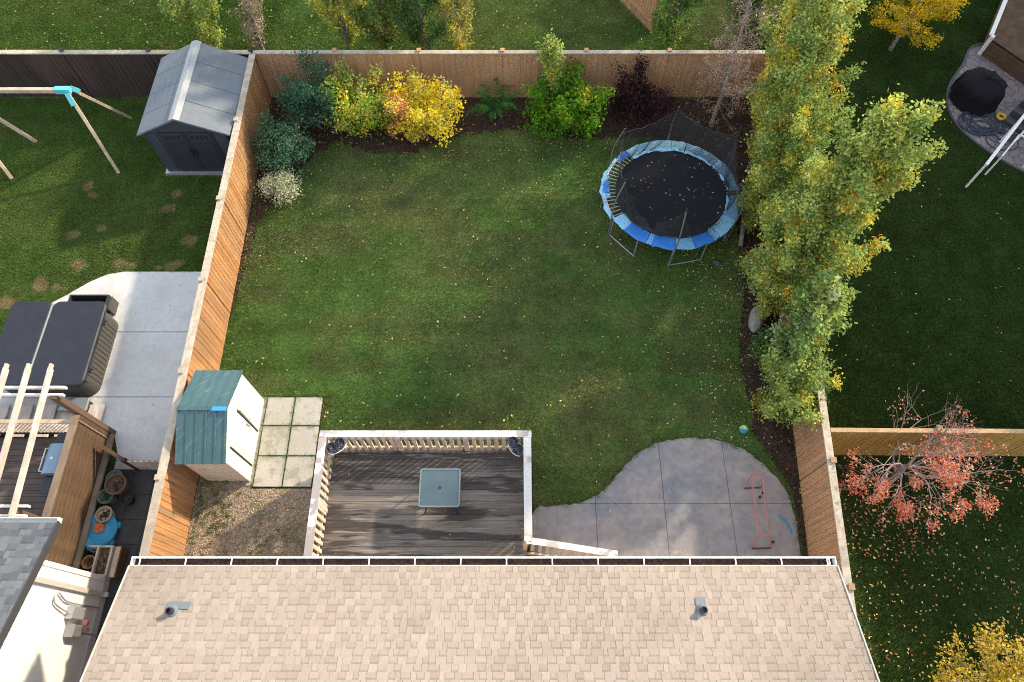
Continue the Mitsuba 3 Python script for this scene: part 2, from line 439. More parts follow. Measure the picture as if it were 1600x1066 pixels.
# six pavers in front of the garden shed
vk = structure('paver_path', ext(sbox(-6.48, 4.44, -4.97, 6.88), -.01, .008), 'm_mulch', 'six square concrete pavers in front of the small shed')
for i in range(2):
    for j in range(3):
        x, y = -6.43 + i * .735, 4.47 + j * .805
        gg = sbox(x, y, x + .70, y + .77)
        gg = shapely.affinity.rotate(gg, rs.uniform(-.7, .7))
        part(vk, 'paver', ext(gg.buffer(-.015).buffer(.015), 0, .035 + rs.uniform(0, .01)), 'm_paver')
vk2 = part(vk, 'paver', bx(-6.62, -6.46, 4.5, 6.85, 0, .03), 'm_paver')
# neighbour's concrete pad
ck = structure('concrete_pad', ext(pad.buffer(-.05), -.01, .03), 'm_dark_trim', 'pale concrete pad around the hot tub')
cys = [0, 2.6, 3.3, 4.0, 4.75]
for (x0, y0, x1, y1) in [(-20, 8.79, 0, 20), (-20, 6.86, 0, 8.78), (-20, 4.9, 0, 6.85)]:
    c = pad.intersection(sbox(x0 + .005, y0 + .005, x1 - .005, y1 - .005))
    part(ck, 'slab', ext(c, 0, .06), 'm_concrete')
mat('m_dark_paver', proc(lambda p, n, uv: mix((.075, .072, .075), (.045, .043, .046), fbm(p.x * 6, p.y * 6, 0.0, 4))), .85, .2)
sk = structure('paved_side_path', ext(sbox(-10.1, -4, LF(0) - .05, 4.88), -.01, .03), 'm_black', 'dark grey pavers in the side yard by the raised wooden wall')
for i in range(4):
    for j in range(9):
        part(sk, 'paver', bx(-9.98 + i * .53 + .006, -9.98 + (i + 1) * .53 - .006 - (.02 if i == 3 else 0), 4.86 - (j + 1) * .6 + .006, 4.86 - j * .6 - .006, 0, .05 + rs.uniform(0, .008)), 'm_dark_paver')
fk = structure('stone_patio', ext(flag_patio, -.01, .035), 'm_flag', 'grey stone patio of the neighbour to the east')
structure('patio_edging', ext(flag_patio.buffer(.07).difference(flag_patio.buffer(.004)), -.01, .06), 'm_dark_trim', 'dark edging round the stone patio')

# ------------------------------------------------------------------ grass: one tile of blades laid many times
def blades(n, w, h, rng):
    x, y = rng.rand(n) * w, rng.rand(n) * w
    hh = h * (.55 + .7 * rng.rand(n)); a = rng.rand(n) * 2 * np.pi; ln = rng.rand(n) * .75; b = rng.rand(n) * 2 * np.pi
    wd = .006 + .006 * rng.rand(n)
    c = np.stack([x, y, np.full(n, -.008)], 1)
    s = np.stack([np.cos(a), np.sin(a), a * 0], 1) * wd[:, None]
    tip = c + np.stack([np.cos(b) * ln * hh, np.sin(b) * ln * hh, hh], 1)
    V = np.stack([c - s, c + s, tip], 1).reshape(-1, 3)
    return trimesh.Trimesh(V, np.arange(3 * n).reshape(-1, 3), process=False), c


gr = np.random.RandomState(3)
TILES = []
for v in range(3):
    m, _ = blades(3400, 1.0, .042, gr)
    m.apply_translation((-.5, -.5, 0))
    kk = f'grass_tile_{v + 1:03d}'
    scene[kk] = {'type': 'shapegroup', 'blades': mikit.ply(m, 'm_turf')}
    TILES.append(kk)
solid_bits = [patio, pavers, gravel, deck_area.buffer(-.1), bed, pad, sbox(-10.1, -4, LF(0), 4.9), flag_patio.buffer(.05), sbox(-10.85, 14.3, -8.2, 17.5), sbox(-7.5, -6, 6.6, 2.2), sbox(-14, -6, -9.3, 5.8)]
blocked = shapely.union_all(solid_bits)
shapely.prepare(blocked)
view = Polygon([(-10.5, -1.2), (-14.8, 8), (-19.6, 22.8), (19.6, 22.8), (14.8, 8), (10.8, -1.2)])
labels['lawn_grass'] = {'label': 'short mown green grass of the lawns', 'category': 'grass', 'kind': 'stuff'}
cnt, edge_v = 0, []
for ix in range(-20, 20):
    for iy in range(-2, 23):
        c = sbox(ix, iy, ix + 1, iy + 1)
        if not view.intersects(c): continue
        if blocked.contains(c): continue
        if blocked.intersects(c):
            m, base = blades(3400, 1.0, .045, gr)
            base[:, 0] += ix; base[:, 1] += iy
            keep = ~shapely.contains_xy(blocked, base[:, 0], base[:, 1])
            V = m.vertices.reshape(-1, 3, 3)[keep] + np.array([ix, iy, 0])
            edge_v.append(V)
        else:
            cnt += 1
            scene[f'lawn_grass__{cnt:03d}'] = {'type': 'instance', 'shapegroup': {'type': 'ref', 'id': TILES[gr.randint(3)]},
                                              'to_world': T().translate([ix + .5, iy + .5, 0]).rotate([0, 0, 1], 90 * int(gr.randint(4)))}
V = np.concatenate(edge_v).reshape(-1, 3)
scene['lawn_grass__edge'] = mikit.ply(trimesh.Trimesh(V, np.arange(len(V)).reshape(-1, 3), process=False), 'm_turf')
# tufts in joints of the pavers and along the deck, and weeds in the gravel
def tufts(pts, n, h, spread, rng):
    out = []
    for (x, y) in pts:
        m, _ = blades(n, .001, h * rng.uniform(.6, 1.2), rng)
        v = m.vertices.reshape(-1, 3, 3) + np.c_[rng.randn(n, 2) * spread, np.zeros(n)][:, None] + np.array([x, y, .02])
        out.append(v)
    V = np.concatenate(out).reshape(-1, 3)
    return trimesh.Trimesh(V, np.arange(len(V)).reshape(-1, 3), process=False)


pts = [(-6.43 - .02, y) for y in np.arange(4.5, 6.9, .07)] + [(-5.71, y) for y in np.arange(4.5, 6.9, .05)] + [(x, y) for x in np.arange(-6.4, -5.0, .06) for y in (5.26, 6.065)]
pts += [(-4.9 + rs.randn() * .05, y) for y in np.arange(4.4, 7.0, .06)] + [(x, 6.92 + rs.randn() * .03) for x in np.arange(-6.7, -4.9, .05)]
pts += [(-4.55 + rs.randn() * .03, y) for y in np.arange(2.2, 5.3, .1)] + [(.5, y) for y in np.arange(4.05, 5.3, .06)]
pts += [tuple(np.array([-6.3, 2.6]) + rs.randn(2) * (.55, .5)) for _ in range(60)] + [tuple(np.array([-7.3, 3.9]) + rs.randn(2) * (.25, .6)) for _ in range(90)]
pts += [(LF(y) + .12 + abs(rs.randn()) * .05, y) for y in np.arange(1.8, 14, .12)]
for ring, dens in ((patio, 26), (bed, 12), (pad, 14)):
    n_ = int(ring.length * dens)
    for d in rs.uniform(0, ring.length, n_):
        q = ring.exterior.interpolate(d)
        if view.contains(q) and not (q.y < 1.8 or deck_area.contains(q)) and not (ring is bed and (q.x < LF(q.y) + .2 or q.y > BACK - .2 or q.x > RF(q.y) - .2)): pts.append((q.x + rs.randn() * .025, q.y + rs.randn() * .025))
for _ in range(420):      # clumps of coarser grass and clover in the lawns
    q = (rs.uniform(-14, 14), rs.uniform(3, 17.5))
    if not shapely.contains_xy(blocked, *q): pts.append(q)
solo('weed_tufts', tufts(pts, 14, .075, .03, rs), 'm_turf', 'small grass tufts in the paver joints and the gravel', 'grass', kind='stuff')


# pebbles of the gravel strip and chips of the mulch bed
def scatter(poly, n, rng):
    x0, y0, x1, y1 = poly.bounds
    P = np.c_[rng.uniform(x0, x1, n * 4), rng.uniform(y0, y1, n * 4)]
    P = P[shapely.contains_xy(poly, P[:, 0], P[:, 1])][:n]
    return P


OCT = trimesh.creation.octahedron if hasattr(trimesh.creation, 'octahedron') else None
oct_v = np.array([(1, 0, 0), (-1, 0, 0), (0, 1, 0), (0, -1, 0), (0, 0, 1), (0, 0, -1)], float)
oct_f = np.array([(0, 2, 4), (2, 1, 4), (1, 3, 4), (3, 0, 4), (2, 0, 5), (1, 2, 5), (3, 1, 5), (0, 3, 5)])


def lumps(P, z, smin, smax, flat, cols, rng):
    n = len(P); s = rng.uniform(smin, smax, (n, 1)); a = rng.rand(n) * 2 * np.pi
    sx, sy = s * rng.uniform(.6, 1.5, (n, 1)), s * rng.uniform(.6, 1.1, (n, 1))
    V = oct_v[None] * (1 + .35 * rng.randn(n, 6, 1) * .5)
    x, y = V[..., 0] * sx, V[..., 1] * sy
    X = x * np.cos(a)[:, None] - y * np.sin(a)[:, None] + P[:, :1]
    Y = x * np.sin(a)[:, None] + y * np.cos(a)[:, None] + P[:, 1:2]
    Z = V[..., 2] * s * flat + z
    VV = np.stack([X, Y, Z], -1).reshape(-1, 3)
    F = (oct_f[None] + 6 * np.arange(n)[:, None, None]).reshape(-1, 3)
    C = np.array(cols)[rng.randint(len(cols), size=n)] * rng.uniform(.7, 1.25, (n, 1))
    return trimesh.Trimesh(VV, F, process=False), np.repeat(C, 6, 0)


m, c = lumps(scatter(gravel, 9000, rs), .012, .010, .024, .7, [(.43, .35, .27), (.32, .25, .19), (.52, .45, .38), (.22, .17, .13), (.38, .28, .21)], rs)
solo('pebbles', m, 'm_vc', 'loose tan pebbles of the gravel strip', 'pebbles', color=c, kind='stuff')
m, c = lumps(scatter(bed, 16000, rs), .012, .010, .03, .45, [(.05, .035, .027), (.03, .022, .018), (.09, .06, .045), (.12, .09, .075)], rs)
solo('mulch_chips', m, 'm_vc', 'dark wood mulch chips of the planting bed', 'mulch', color=c, kind='stuff')


# ------------------------------------------------------------------ foliage tools
def leaf_quads(P, size, col, rng, up=.35, aspect=.62):
    n = len(P)
    N = rng.randn(n, 3); N[:, 2] = np.abs(N[:, 2]) + up; N /= np.linalg.norm(N, axis=1, keepdims=True)
    t = np.cross(N, rng.randn(n, 3)); t /= np.linalg.norm(t, axis=1, keepdims=True) + 1e-9
    b = np.cross(N, t)
    s = (size * rng.uniform(.65, 1.3, n))[:, None]
    mid = P - N * s * .18
    V = np.stack([P - t * s, mid + b * s * aspect, P + t * s, mid - b * s * aspect], 1)
    F = (np.array([(0, 1, 2), (0, 2, 3)])[None] + 4 * np.arange(n)[:, None, None]).reshape(-1, 3)
    C = np.asarray(col)
    C = np.repeat(np.clip(C * np.exp(.26 * rng.randn(n, 1)), 0, .85), 4, 0)
    return V.reshape(-1, 3), F, C


def merge_leaf(parts):
    Vs, Fs, Cs, o = [], [], [], 0
    for V, F, C in parts:
        Vs.append(V); Fs.append(F + o); Cs.append(C); o += len(V)
    return trimesh.Trimesh(np.vstack(Vs), np.vstack(Fs), process=False), np.vstack(Cs)


GREEN, DGREEN, YGREEN, YELLOW, ORANGE, LIME = (.20, .31, .09), (.07, .16, .055), (.46, .51, .135), (.66, .52, .06), (.68, .38, .05), (.17, .36, .035)


def pick(pal, w, n, rng):
    w = np.array(w, float); return np.array(pal)[rng.choice(len(pal), n, p=w / w.sum())]


def poplar(name, label, x, y, h, R, pal, w, n, seed, group=None, size=.042, z0=.12, lean=(0, 0), dens=1.0, catg='tree', sunside=0.0):
    """A columnar aspen: tapered trunk, steep limbs, clumps of leaves about the limbs."""
    rng = np.random.RandomState(seed)
    k = thing(name, label, catg, group)
    lx, ly = lean
    tz = np.linspace(0, 1, 9)
    tr = np.c_[x + lx * tz + .05 * np.sin(tz * 5 + seed), y + ly * tz + .05 * np.cos(tz * 4 + seed), tz * h * .97]
    part(k, 'trunk', tube(tr, .022 * h ** .75 * (1 - .88 * tz) + .006, 7), 'm_bark', True)
    limbs, clumps = [], []
    nb = int(9 * h * dens)
    for i in range(nb):
        f = z0 + (1 - z0) * (i + rng.rand()) / nb * .97
        base = np.array([np.interp(f, tz, tr[:, j]) for j in range(3)]); base[2] = max(.25, base[2] - .55 * (1 - f))
        tt = (f - z0) / (1 - z0); prof = min(1, .35 + tt * 2.6) * (1 - .72 * max(0, tt) ** 3.5)
        L = R * prof * (rng.uniform(.5, 1.05) if rng.rand() < .8 else rng.uniform(1.05, 1.4)); a = rng.rand() * 2 * np.pi
        end = base + np.array([math.cos(a) * L, math.sin(a) * L, L * rng.uniform(.9, 1.7)])
        midp = (base + end) / 2 + np.array([math.cos(a), math.sin(a), 0]) * L * .12
        limbs.append(tube([base, midp, end], [.012, .009, .004], 4, False))
        for q in np.linspace(.2, 1.04, max(3, int(6 * L / .5))):
            clumps.append(((1 - q) ** 2 * base + 2 * q * (1 - q) * midp + q * q * end, q))
    part(k, 'limb', cat(limbs), 'm_bark', True, kind='stuff')
    C = np.array([c[0] for c in clumps]); nc = len(C)
    fld = meshkit.fbm(C * 1.5 + seed, 3); order = np.argsort(np.argsort(fld + .32 * rng.randn(nc))) / nc
    cw = np.cumsum(np.array(w, float) / sum(w)); cc = np.array(pal)[np.minimum(np.searchsorted(cw, order), len(pal) - 1)] * rng.uniform(.75, 1.3, (nc, 1))
    idx = rng.randint(nc, size=n)
    P = C[idx] + rng.randn(n, 3) * (.088, .088, .12)
    col = cc[idx] * .75 + .25 * pick(pal, w, n, rng)
    m, c = merge_leaf([leaf_quads(P, size, col, rng)])
    part(k, 'crown', m, 'm_leaf', color=c)
    return k


def shrub(name, label, x, y, h, R, pal, w, n, seed, size=.04, zc=.55, holes=.22, stems=9, catg='shrub', Ry=None, stem_m='m_twig', spikes=0, patch=None, base=0.0):
    """A rounded shrub: stems from the ground and clumps of leaves in a dome with an uneven edge."""
    rng = np.random.RandomState(seed)
    Ry = Ry or R
    k = thing(name, label, catg)
    nc = int(60 + 90 * R * h)
    d = rng.randn(nc, 3); d[:, 2] = np.abs(d[:, 2]) * .9 - .25; d /= np.linalg.norm(d, axis=1, keepdims=True)
    r = rng.uniform(.12, 1.0, (nc, 1)) ** .6 * rng.uniform(.85, 1.15, (nc, 1))
    C = np.c_[x + d[:, 0] * R * r[:, 0], y + d[:, 1] * Ry * r[:, 0], base + h * zc + d[:, 2] * h * (1 - zc) * r[:, 0] * 1.1]
    if spikes:
        a = rng.rand(spikes) * 2 * np.pi; q = rng.uniform(.5, 1.0, spikes)
        S = np.c_[x + np.cos(a) * R * q * 1.05, y + np.sin(a) * Ry * q * 1.05, h * rng.uniform(.9, 1.2, spikes)]
        o = np.array([x, y, h * .45])
        C = np.vstack([C] + [S * t + o * (1 - t) for t in (.8, .9, 1.0, 1.08)])
    C[:, 2] = np.maximum(C[:, 2], .08); nc = len(C)
    st = []
    for i in rng.choice(nc, min(nc, stems), False):
        a = rng.rand() * 2 * np.pi
        p0 = np.array([x + math.cos(a) * R * .12, y + math.sin(a) * Ry * .12, 0])
        st.append(tube([p0, (p0 + C[i]) / 2 + (0, 0, .1 * h), C[i]], [.016, .011, .004], 5, False))
    part(k, 'stem', cat(st), stem_m, True, kind='stuff')
    cc = pick(pal, w, nc, rng) * rng.uniform(.75, 1.25, (nc, 1))
    if patch is not None:
        (px, py, pr, pcol) = patch
        near = np.hypot(C[:, 0] - px, C[:, 1] - py) < pr
        cc[near] = np.array(pcol) * rng.uniform(.8, 1.2, (near.sum(), 1))
    live = rng.rand(nc) > holes
    li = np.nonzero(live)[0]
    idx = li[rng.randint(len(li), size=n)]
    P = C[idx] + rng.randn(n, 3) * (.085, .085, .075) * (1 + .3 * R)
    P[:, 2] = np.maximum(P[:, 2], .03)
    m, c = merge_leaf([leaf_quads(P, size, cc[idx] * .8 + .2 * pick(pal, w, n, rng), rng)])
    part(k, 'foliage', m, 'm_leaf', color=c)
    return k


def branching(p, d, L, r, depth, rng, out, tips, spread=.6, kids=3, up=.15):
    n = 4; pts = [np.array(p, float)]; dd = np.array(d, float)
    for i in range(n):
        dd = dd + rng.randn(3) * .12 + np.array([0, 0, up * .3]); dd /= np.linalg.norm(dd)
        pts.append(pts[-1] + dd * L / n)
    out.append(tube(pts, np.linspace(r, r * .55, n + 1), 5 if depth > 1 else 3, False))
    if depth == 0:
        tips.append((pts[-1], dd)); return
    for i in range(kids + (depth > 2)):
        q = pts[rng.randint(2, n + 1)] if i else pts[-1]
        nd = dd + rng.randn(3) * spread; nd[2] += up; nd /= np.linalg.norm(nd)
        branching(q, nd, L * rng.uniform(.55, .85), r * .55, depth - 1, rng, out, tips, spread, kids, up)


# ------------------------------------------------------------------ fences
def fence(name, label, A, B, h, bw, wood, capm, posts, off, capw=.17, postm='m_post', cap=True, caps=None, gap=.016):
    A, B = np.array(A, float), np.array(B, float)
    L = np.linalg.norm(B - A); ang = math.degrees(math.atan2(B[1] - A[1], B[0] - A[0]))
    k = thing(name, label, 'fence')
    W = T().translate([A[0], A[1], 0]).rotate([0, 0, 1], ang)
    rng = np.random.RandomState(int(L * 100))
    bd = [mikit.ply(cat(cb(0, 0, 0, bw - gap, t, h - .07), cb(0, 0, .01, bw, .007, h - .09)), wood) for t in (.026, .030, .023)]
    pm = mikit.ply(cat(cb(0, 0, 0, .10, .10, h + .03), cb(0, 0, h + .03, .13, .13, .025)), postm)
    ds = sorted(set([0.0] + [d for d in posts if .3 < d < L - .3] + [L]))
    for i, (a, b) in enumerate(zip(ds[:-1], ds[1:])):
        n = max(1, round((b - a - .03) / bw)); step = (b - a - .03) / n
        for j in range(n):
            s = step / bw
            part(k, 'board', bd[rng.randint(3)], {'m_fence': 'm_fence_grey', 'm_fence_back': 'm_fence_back_grey'}.get(wood) if rng.rand() < .22 else None, to_world=W @ T().translate([a + .015 + (j + .5) * step, rng.uniform(-.003, .003), .03 + rng.uniform(-.006, .006)]).rotate([0, 1, 0], rng.uniform(-.12, .12)).scale([s, 1, 1]))
        for z in (.35, h - .35):
            part(k, 'rail', cb((a + b) / 2, off * .034, z, b - a - .1, .04, .09), wood, to_world=W)
        if cap:
            part(k, 'cap', cb((a + b) / 2, off * .02, h - .03, b - a - .004, capw, .035), (caps or {}).get(i, capm), to_world=W)
    for d in ds[1:] if posts else ds:
        part(k, 'post', pm, None, to_world=W @ T().translate([d, off * .066, 0]))
    return k


ly = [14.85, 11.98, 9.38, 6.8, 4.2, 1.6]
fence('wooden_fence', 'long orange cedar fence with pale cap between the lawn and the concrete pad', (LF(BACK), BACK - .06), (LF(-3), -3), 1.83, .14, 'm_fence', 'm_fence_cap', [BACK - .06 - y for y in ly], -1, .19, 'm_fence_cap')
fence('wooden_fence', 'brown board fence across the back of the yard behind the bushes', (LF(BACK) - .02, BACK), (RF(BACK), BACK), 1.83, .185, 'm_fence_back', 'm_fence_cap', [x + 8.04 for x in (-5.5, -2.88, -.28, 2.33, 4.92)], 1, .15, 'm_fence_back', gap=.024)
fence('wooden_fence', 'brown board fence beside the stamped patio, partly hidden by the poplars', (RF(-3), -3), (RF(BACK), BACK - .08), 1.83, .14, 'm_fence_back', 'm_fence_cap_new', [y + 3 for y in (1.9, 4.62, 7.2, 9.8, 12.4, 15.0)], -1, .17, caps={0: 'm_fence_cap', 1: 'm_fence_cap', 2: 'm_fence_cap'})
fence('wooden_fence', 'short yellowish board fence running off to the right behind the red-leaved tree', (RF(5.3) + .12, 5.3), (14.6, 5.25), 1.83, .14, 'm_fence_gold', 'm_fence_cap_new', [2.5, 5.0], 1, .10)
fence('wooden_fence', 'dark stained fence with pale cap behind the swing set and the resin shed', (-18.6, BACK), (LF(BACK) - .08, BACK), 1.83, .16, 'm_dark_wood', 'm_fence_cap', [x + 18.6 for x in (-16.9, -14.0, -11.3, -9.4)], 1, .16, 'm_dark_wood')
fence('wooden_fence', 'tan fence running diagonally away from the back corner behind the poplars', (RF(BACK) + .06, BACK + .06), (11.2, 22.4), 1.83, .14, 'm_fence_back', 'm_fence_cap_new', [2.4, 4.8], 1, .16)
fence('wooden_fence', 'reddish brown fence piece at the top edge beyond the back fence', (4.95, 20.75), (3.3, 23.6), 1.6, .15, 'm_fence_back', 'm_fence_back', [2.4], 1, .14, 'm_fence_back')


# ------------------------------------------------------------------ roofs of laminated shingles
def shingles(k, x0, x1, ye, ze, s0, s1, slope, cols, rng, nparts, part_from, exp_=.15, wmin=.09, wmax=.26):
    """x along the eave, s up the slope from the eave (towards -y)."""
    ca, sa = math.cos(slope), math.sin(slope)

    def at(x, s, n): return np.stack([x, ye - s * ca + n * sa, ze + s * sa + n * ca], -1)
    boxes = []
    row = 0; s = s0
    while s < s1:
        x = x0 - rng.rand() * .1
        tog = rng.rand() < .5
        while x < x1:
            w = rng.uniform(wmin, wmax); a, b = max(x, x0), min(x + w, x1)
            tog = not tog if rng.rand() < .85 else tog
            if b - a > .02: boxes.append((a + .002, b - .002, s + rng.uniform(-.003, .003), .008 + .006 * tog + rng.uniform(0, .0025), tog))
            x += w
        s += exp_; row += 1
    Vs, Cs = [], []
    for (a, b, s, t, tog) in boxes:
        X = np.array([a, b, b, a, a, b, b, a, a, b, b, a]); m_ = s + exp_ * .74
        S = np.array([s, s, s + exp_ * 1.12, s + exp_ * 1.12, s, s, m_, m_, m_, m_, s + exp_ * 1.12, s + exp_ * 1.12])
        N = np.array([-.004] * 4 + [t, t, t * .58, t * .58, t * .58, t * .58, t * .35, t * .35])
        Vs.append(at(X, S, N))
        stain = meshkit.fbm(np.array([a * .55 + 3, s * .5, 1.0]), 3)
        cc = np.array(cols[rng.randint(len(cols))]) * rng.uniform(.97, 1.03) * (1.0 if tog else .94) * (1.08 - .22 * max(0, stain - .42) * 3)
        C_ = np.repeat(cc[None], 12, 0); C_[8:] *= 1.0 if tog else .80      # the printed shadow band of a laminated shingle
        Cs.append(C_)
    F = np.array([(4, 5, 6), (4, 6, 7), (8, 9, 10), (8, 10, 11), (0, 1, 5), (0, 5, 4), (1, 2, 10), (1, 10, 6), (1, 6, 5), (3, 0, 4), (3, 4, 7), (3, 7, 11)])
    cent = [part_from[0] <= (bb[0] + bb[1]) / 2 <= part_from[1] and part_from[2] <= bb[2] <= part_from[3] for bb in boxes]
    own = [i for i, c in enumerate(cent) if c][:nparts]
    ownset = set(own)
    for i in own: part(k, 'shingle', trimesh.Trimesh(Vs[i], F, process=False), 'm_shingle', color=Cs[i])
    rest = [i for i in range(len(boxes)) if i not in ownset]
    V = np.vstack([Vs[i] for i in rest]); C = np.vstack([Cs[i] for i in rest])
    FF = (F[None] + 12 * np.arange(len(rest))[:, None, None]).reshape(-1, 3)
    part(k, 'shingle', trimesh.Trimesh(V, FF, process=False), 'm_shingle', color=C, kind='stuff')


SL = math.atan(1 / 3)
TAN = [(.362, .306, .264), (.350, .294, .252), (.373, .318, .276), (.340, .283, .242), (.358, .302, .260)]
hk = thing('house', 'bungalow with a tan shingle roof and white gutter across the bottom of the view', 'house')
part(hk, 'wall', bx(-6.9, 5.85, -9.6, 1.56, 0, 3.3), 'm_beige')
ridge_s = 6.1
ca, sa = math.cos(SL), math.sin(SL)
def roofpt(x, s, n=0.0): return (x, 2.06 - s * ca + n * sa, 3.4 + s * sa + n * ca)
yr, zr = roofpt(0, ridge_s)[1:]
pr = Polygon([(2.06, 3.4), (yr, zr), (2 * yr - 2.06, 3.4), (2 * yr - 2.06, 3.28), (yr, zr - .14), (2.06, 3.28)])
rm = trimesh.creation.extrude_polygon(pr, 13.38, engine='earcut')
rm.vertices = np.c_[rm.vertices[:, 2] - 7.23, rm.vertices[:, 0], rm.vertices[:, 1] - .012]
if rm.volume < 0: rm.invert()
mat('m_roof_deck', (.40, .31, .26), .9, .1)
rk = part(hk, 'roof', rm, 'm_roof_deck')
shingles(rk, -7.23, 6.15, 2.06, 3.4, 0.0, 3.8, SL, TAN, np.random.RandomState(5), 300, (-5.5, 4.2, 1.75, 2.6), .128, .08, .21)
for x0, x1 in ((-7.25, -7.225), (6.145, 6.17)):
    part(rk, 'drip_edge', bar((( x0 + x1) / 2,) + roofpt(0, 0, 0.0)[1:], ((x0 + x1) / 2,) + roofpt(0, ridge_s, 0.0)[1:], .025, .06), 'm_soffit')
gk = part(hk, 'gutter', cat(bx(-7.23, 6.15, 2.215, 2.240, 3.26, 3.375), bx(-7.23, 6.15, 2.085, 2.215, 3.245, 3.258), bx(-7.23, 6.15, 2.07, 2.085, 3.26, 3.37), bx(-7.25, -7.23, 2.075, 2.24, 3.26, 3.375), bx(6.15, 6.17, 2.075, 2.24, 3.26, 3.375)), 'm_white_metal')
part(gk, 'debris', bx(-7.22, 6.14, 2.088, 2.212, 3.258, 3.264), 'm_mulch')
for i in range(16):
    part(gk, 'hanger', bx(-7.08 + i * .872 - .012, -7.08 + i * .872 + .012, 2.06, 2.222, 3.362, 3.372), 'm_white_metal')
part(gk, 'hanger', bx(6.03, 6.05, 2.06, 2.222, 3.362, 3.372), 'm_white_metal')


def roof_vent(label, x, s, dx0, dx1, ds):
    k = thing('vent_pipe', label, 'vent pipe')
    V = [roofpt(x + a, s + b, n) for n in (.005, .028) for a, b in ((dx0, -.02), (dx1, -.02), (dx1, ds), (dx0, ds))]
    F = np.array([(4, 5, 6), (4, 6, 7), (0, 1, 5), (0, 5, 4), (1, 2, 6), (1, 6, 5), (3, 0, 4), (3, 4, 7), (2, 3, 7), (2, 7, 6)])
    m = trimesh.Trimesh(np.array(V), F, process=False)
    part(k, 'flashing', m, 'm_flash')
    bx_, by_, bz_ = roofpt(x, s + .02)
    part(k, 'boot', lathe([(.0, .0), (.115, .0), (.10, .03), (.08, .07), (.0, .075)], bx_, by_, bz_, 18), 'm_flash', 30)
    part(k, 'pipe', lathe([(.062, .05), (.062, .17), (.045, .17), (.045, .06), (0, .06)], bx_, by_, bz_, 18), 'm_rubber', 30)
    return k


roof_vent('grey plumbing vent with wide flashing at the left end of the tan roof', -6.12, .86, -.13, .28, -.16)
roof_vent('grey plumbing vent on the right half of the tan roof', 3.43, .84, -.09, .09, -.22)

# neighbour's house to the west
GREY = [(.135, .15, .17), (.115, .13, .15), (.155, .17, .19), (.10, .115, .135)]
nk = thing('house', 'neighbouring house with dark grey roof and cream siding in the lower left corner', 'house')
part(nk, 'wall', bx(-20, -9.42, -8.5, 2.28, 0, 3.02), 'm_siding')
gab = trimesh.creation.extrude_polygon(Polygon([(2.28, 3.02), (-3.1, 4.7), (-8.5, 3.02)]), 10.58, engine='earcut')
gab.vertices = np.c_[gab.vertices[:, 2] - 20, gab.vertices[:, 0], gab.vertices[:, 1] - .03]
if gab.volume < 0: gab.invert()
part(nk, 'gable', gab, 'm_siding')
wk = nk + '__wall'
for j in range(16):
    part(wk, 'siding_board', trimesh.Trimesh(np.array([(-9.42, -8.5, .3 + j * .17), (-9.402, -8.5, .3 + j * .17), (-9.41, -8.5, .3 + (j + 1) * .17 - .004), (-9.42, -8.5, .3 + (j + 1) * .17 - .004),
         (-9.42, 2.28, .3 + j * .17), (-9.402, 2.28, .3 + j * .17), (-9.41, 2.28, .3 + (j + 1) * .17 - .004), (-9.42, 2.28, .3 + (j + 1) * .17 - .004)]),
         np.array([(1, 5, 6), (1, 6, 2), (0, 4, 5), (0, 5, 1), (2, 6, 7), (2, 7, 3), (4, 7, 6), (4, 6, 5), (0, 1, 2), (0, 2, 3)]), process=False), 'm_siding')
part(nk, 'foundation', bx(-20.02, -9.39, -8.52, 2.3, 0, .3), 'm_concrete')
part(nk, 'corner_board', bx(-9.42, -9.385, 2.2, 2.3, .3, 3.0), 'm_white')
part(nk, 'downspout', cat(bx(-9.40, -9.33, 1.86, 1.96, .25, 2.95), bx(-9.40, -9.25, 1.86, 1.96, .2, .27)), 'm_soffit')
npts = [(2.93, 3.1), (-3.1, 4.98), (-9.1, 3.1), (-9.1, 2.98), (-3.1, 4.84), (2.93, 2.98)]
rm = trimesh.creation.extrude_polygon(Polygon(npts), 10.95, engine='earcut')
rm.vertices = np.c_[rm.vertices[:, 2] - 20, rm.vertices[:, 0], rm.vertices[:, 1] - .012]
if rm.volume < 0: rm.invert()
NSL = math.atan(1.88 / 6.03)
nr = part(nk, 'roof', rm, 'm_dark_trim')
shingles(nr, -14.5, -9.05, 2.93, 3.1, 0.0, 5.0, NSL, GREY, np.random.RandomState(15), 150, (-11.2, -9.0, 0, 2.4))
part(nk, 'rake_board', bar((-9.035, 2.95, 3.03), (-9.035, -3.1, 4.9), .025, .17), 'm_dark_trim')
part(nk, 'gutter', cat(bx(-20, -9.05, 3.03, 3.05, 2.96, 3.08), bx(-20, -9.05, 2.94, 3.03, 2.95, 2.965), bx(-9.07, -9.05, 2.94, 3.05, 2.96, 3.08)), 'm_white_metal')
# utility meter on the cream wall
mk = thing('utility_meter', 'grey utility meter boxes with red valve on the cream house wall', 'meter')
part(mk, 'box', rbox(-9.40, -9.24, 1.30, 1.55, .95, 1.42, .02), 'm_galv')
part(mk, 'box', rbox(-9.40, -9.2, .95, 1.2, 1.0, 1.3, .03), 'm_grey_metal')
part(mk, 'conduit', tube(smooth_poly([(-9.36, 1.62, .3), (-9.36, 1.62, 1.5), (-9.36, 1.75, 1.9), (-9.36, 1.55, 1.95), (-9.33, 1.4, 1.4)], 5, False), .018, 7), 'm_galv', True)
part(mk, 'pipe', tube([(-9.3, 1.05, .05), (-9.3, 1.05, 1.0)], .025, 8), 'm_galv', True)
part(mk, 'valve', cat(lathe([(0, 0), (.06, 0), (.06, .08), (0, .08)], -9.2, 1.26, .9, 12), lathe([(0, 0), (.05, 0), (.04, .12), (0, .12)], -9.2, 1.12, .82, 12)), 'm_red_steel', 30)

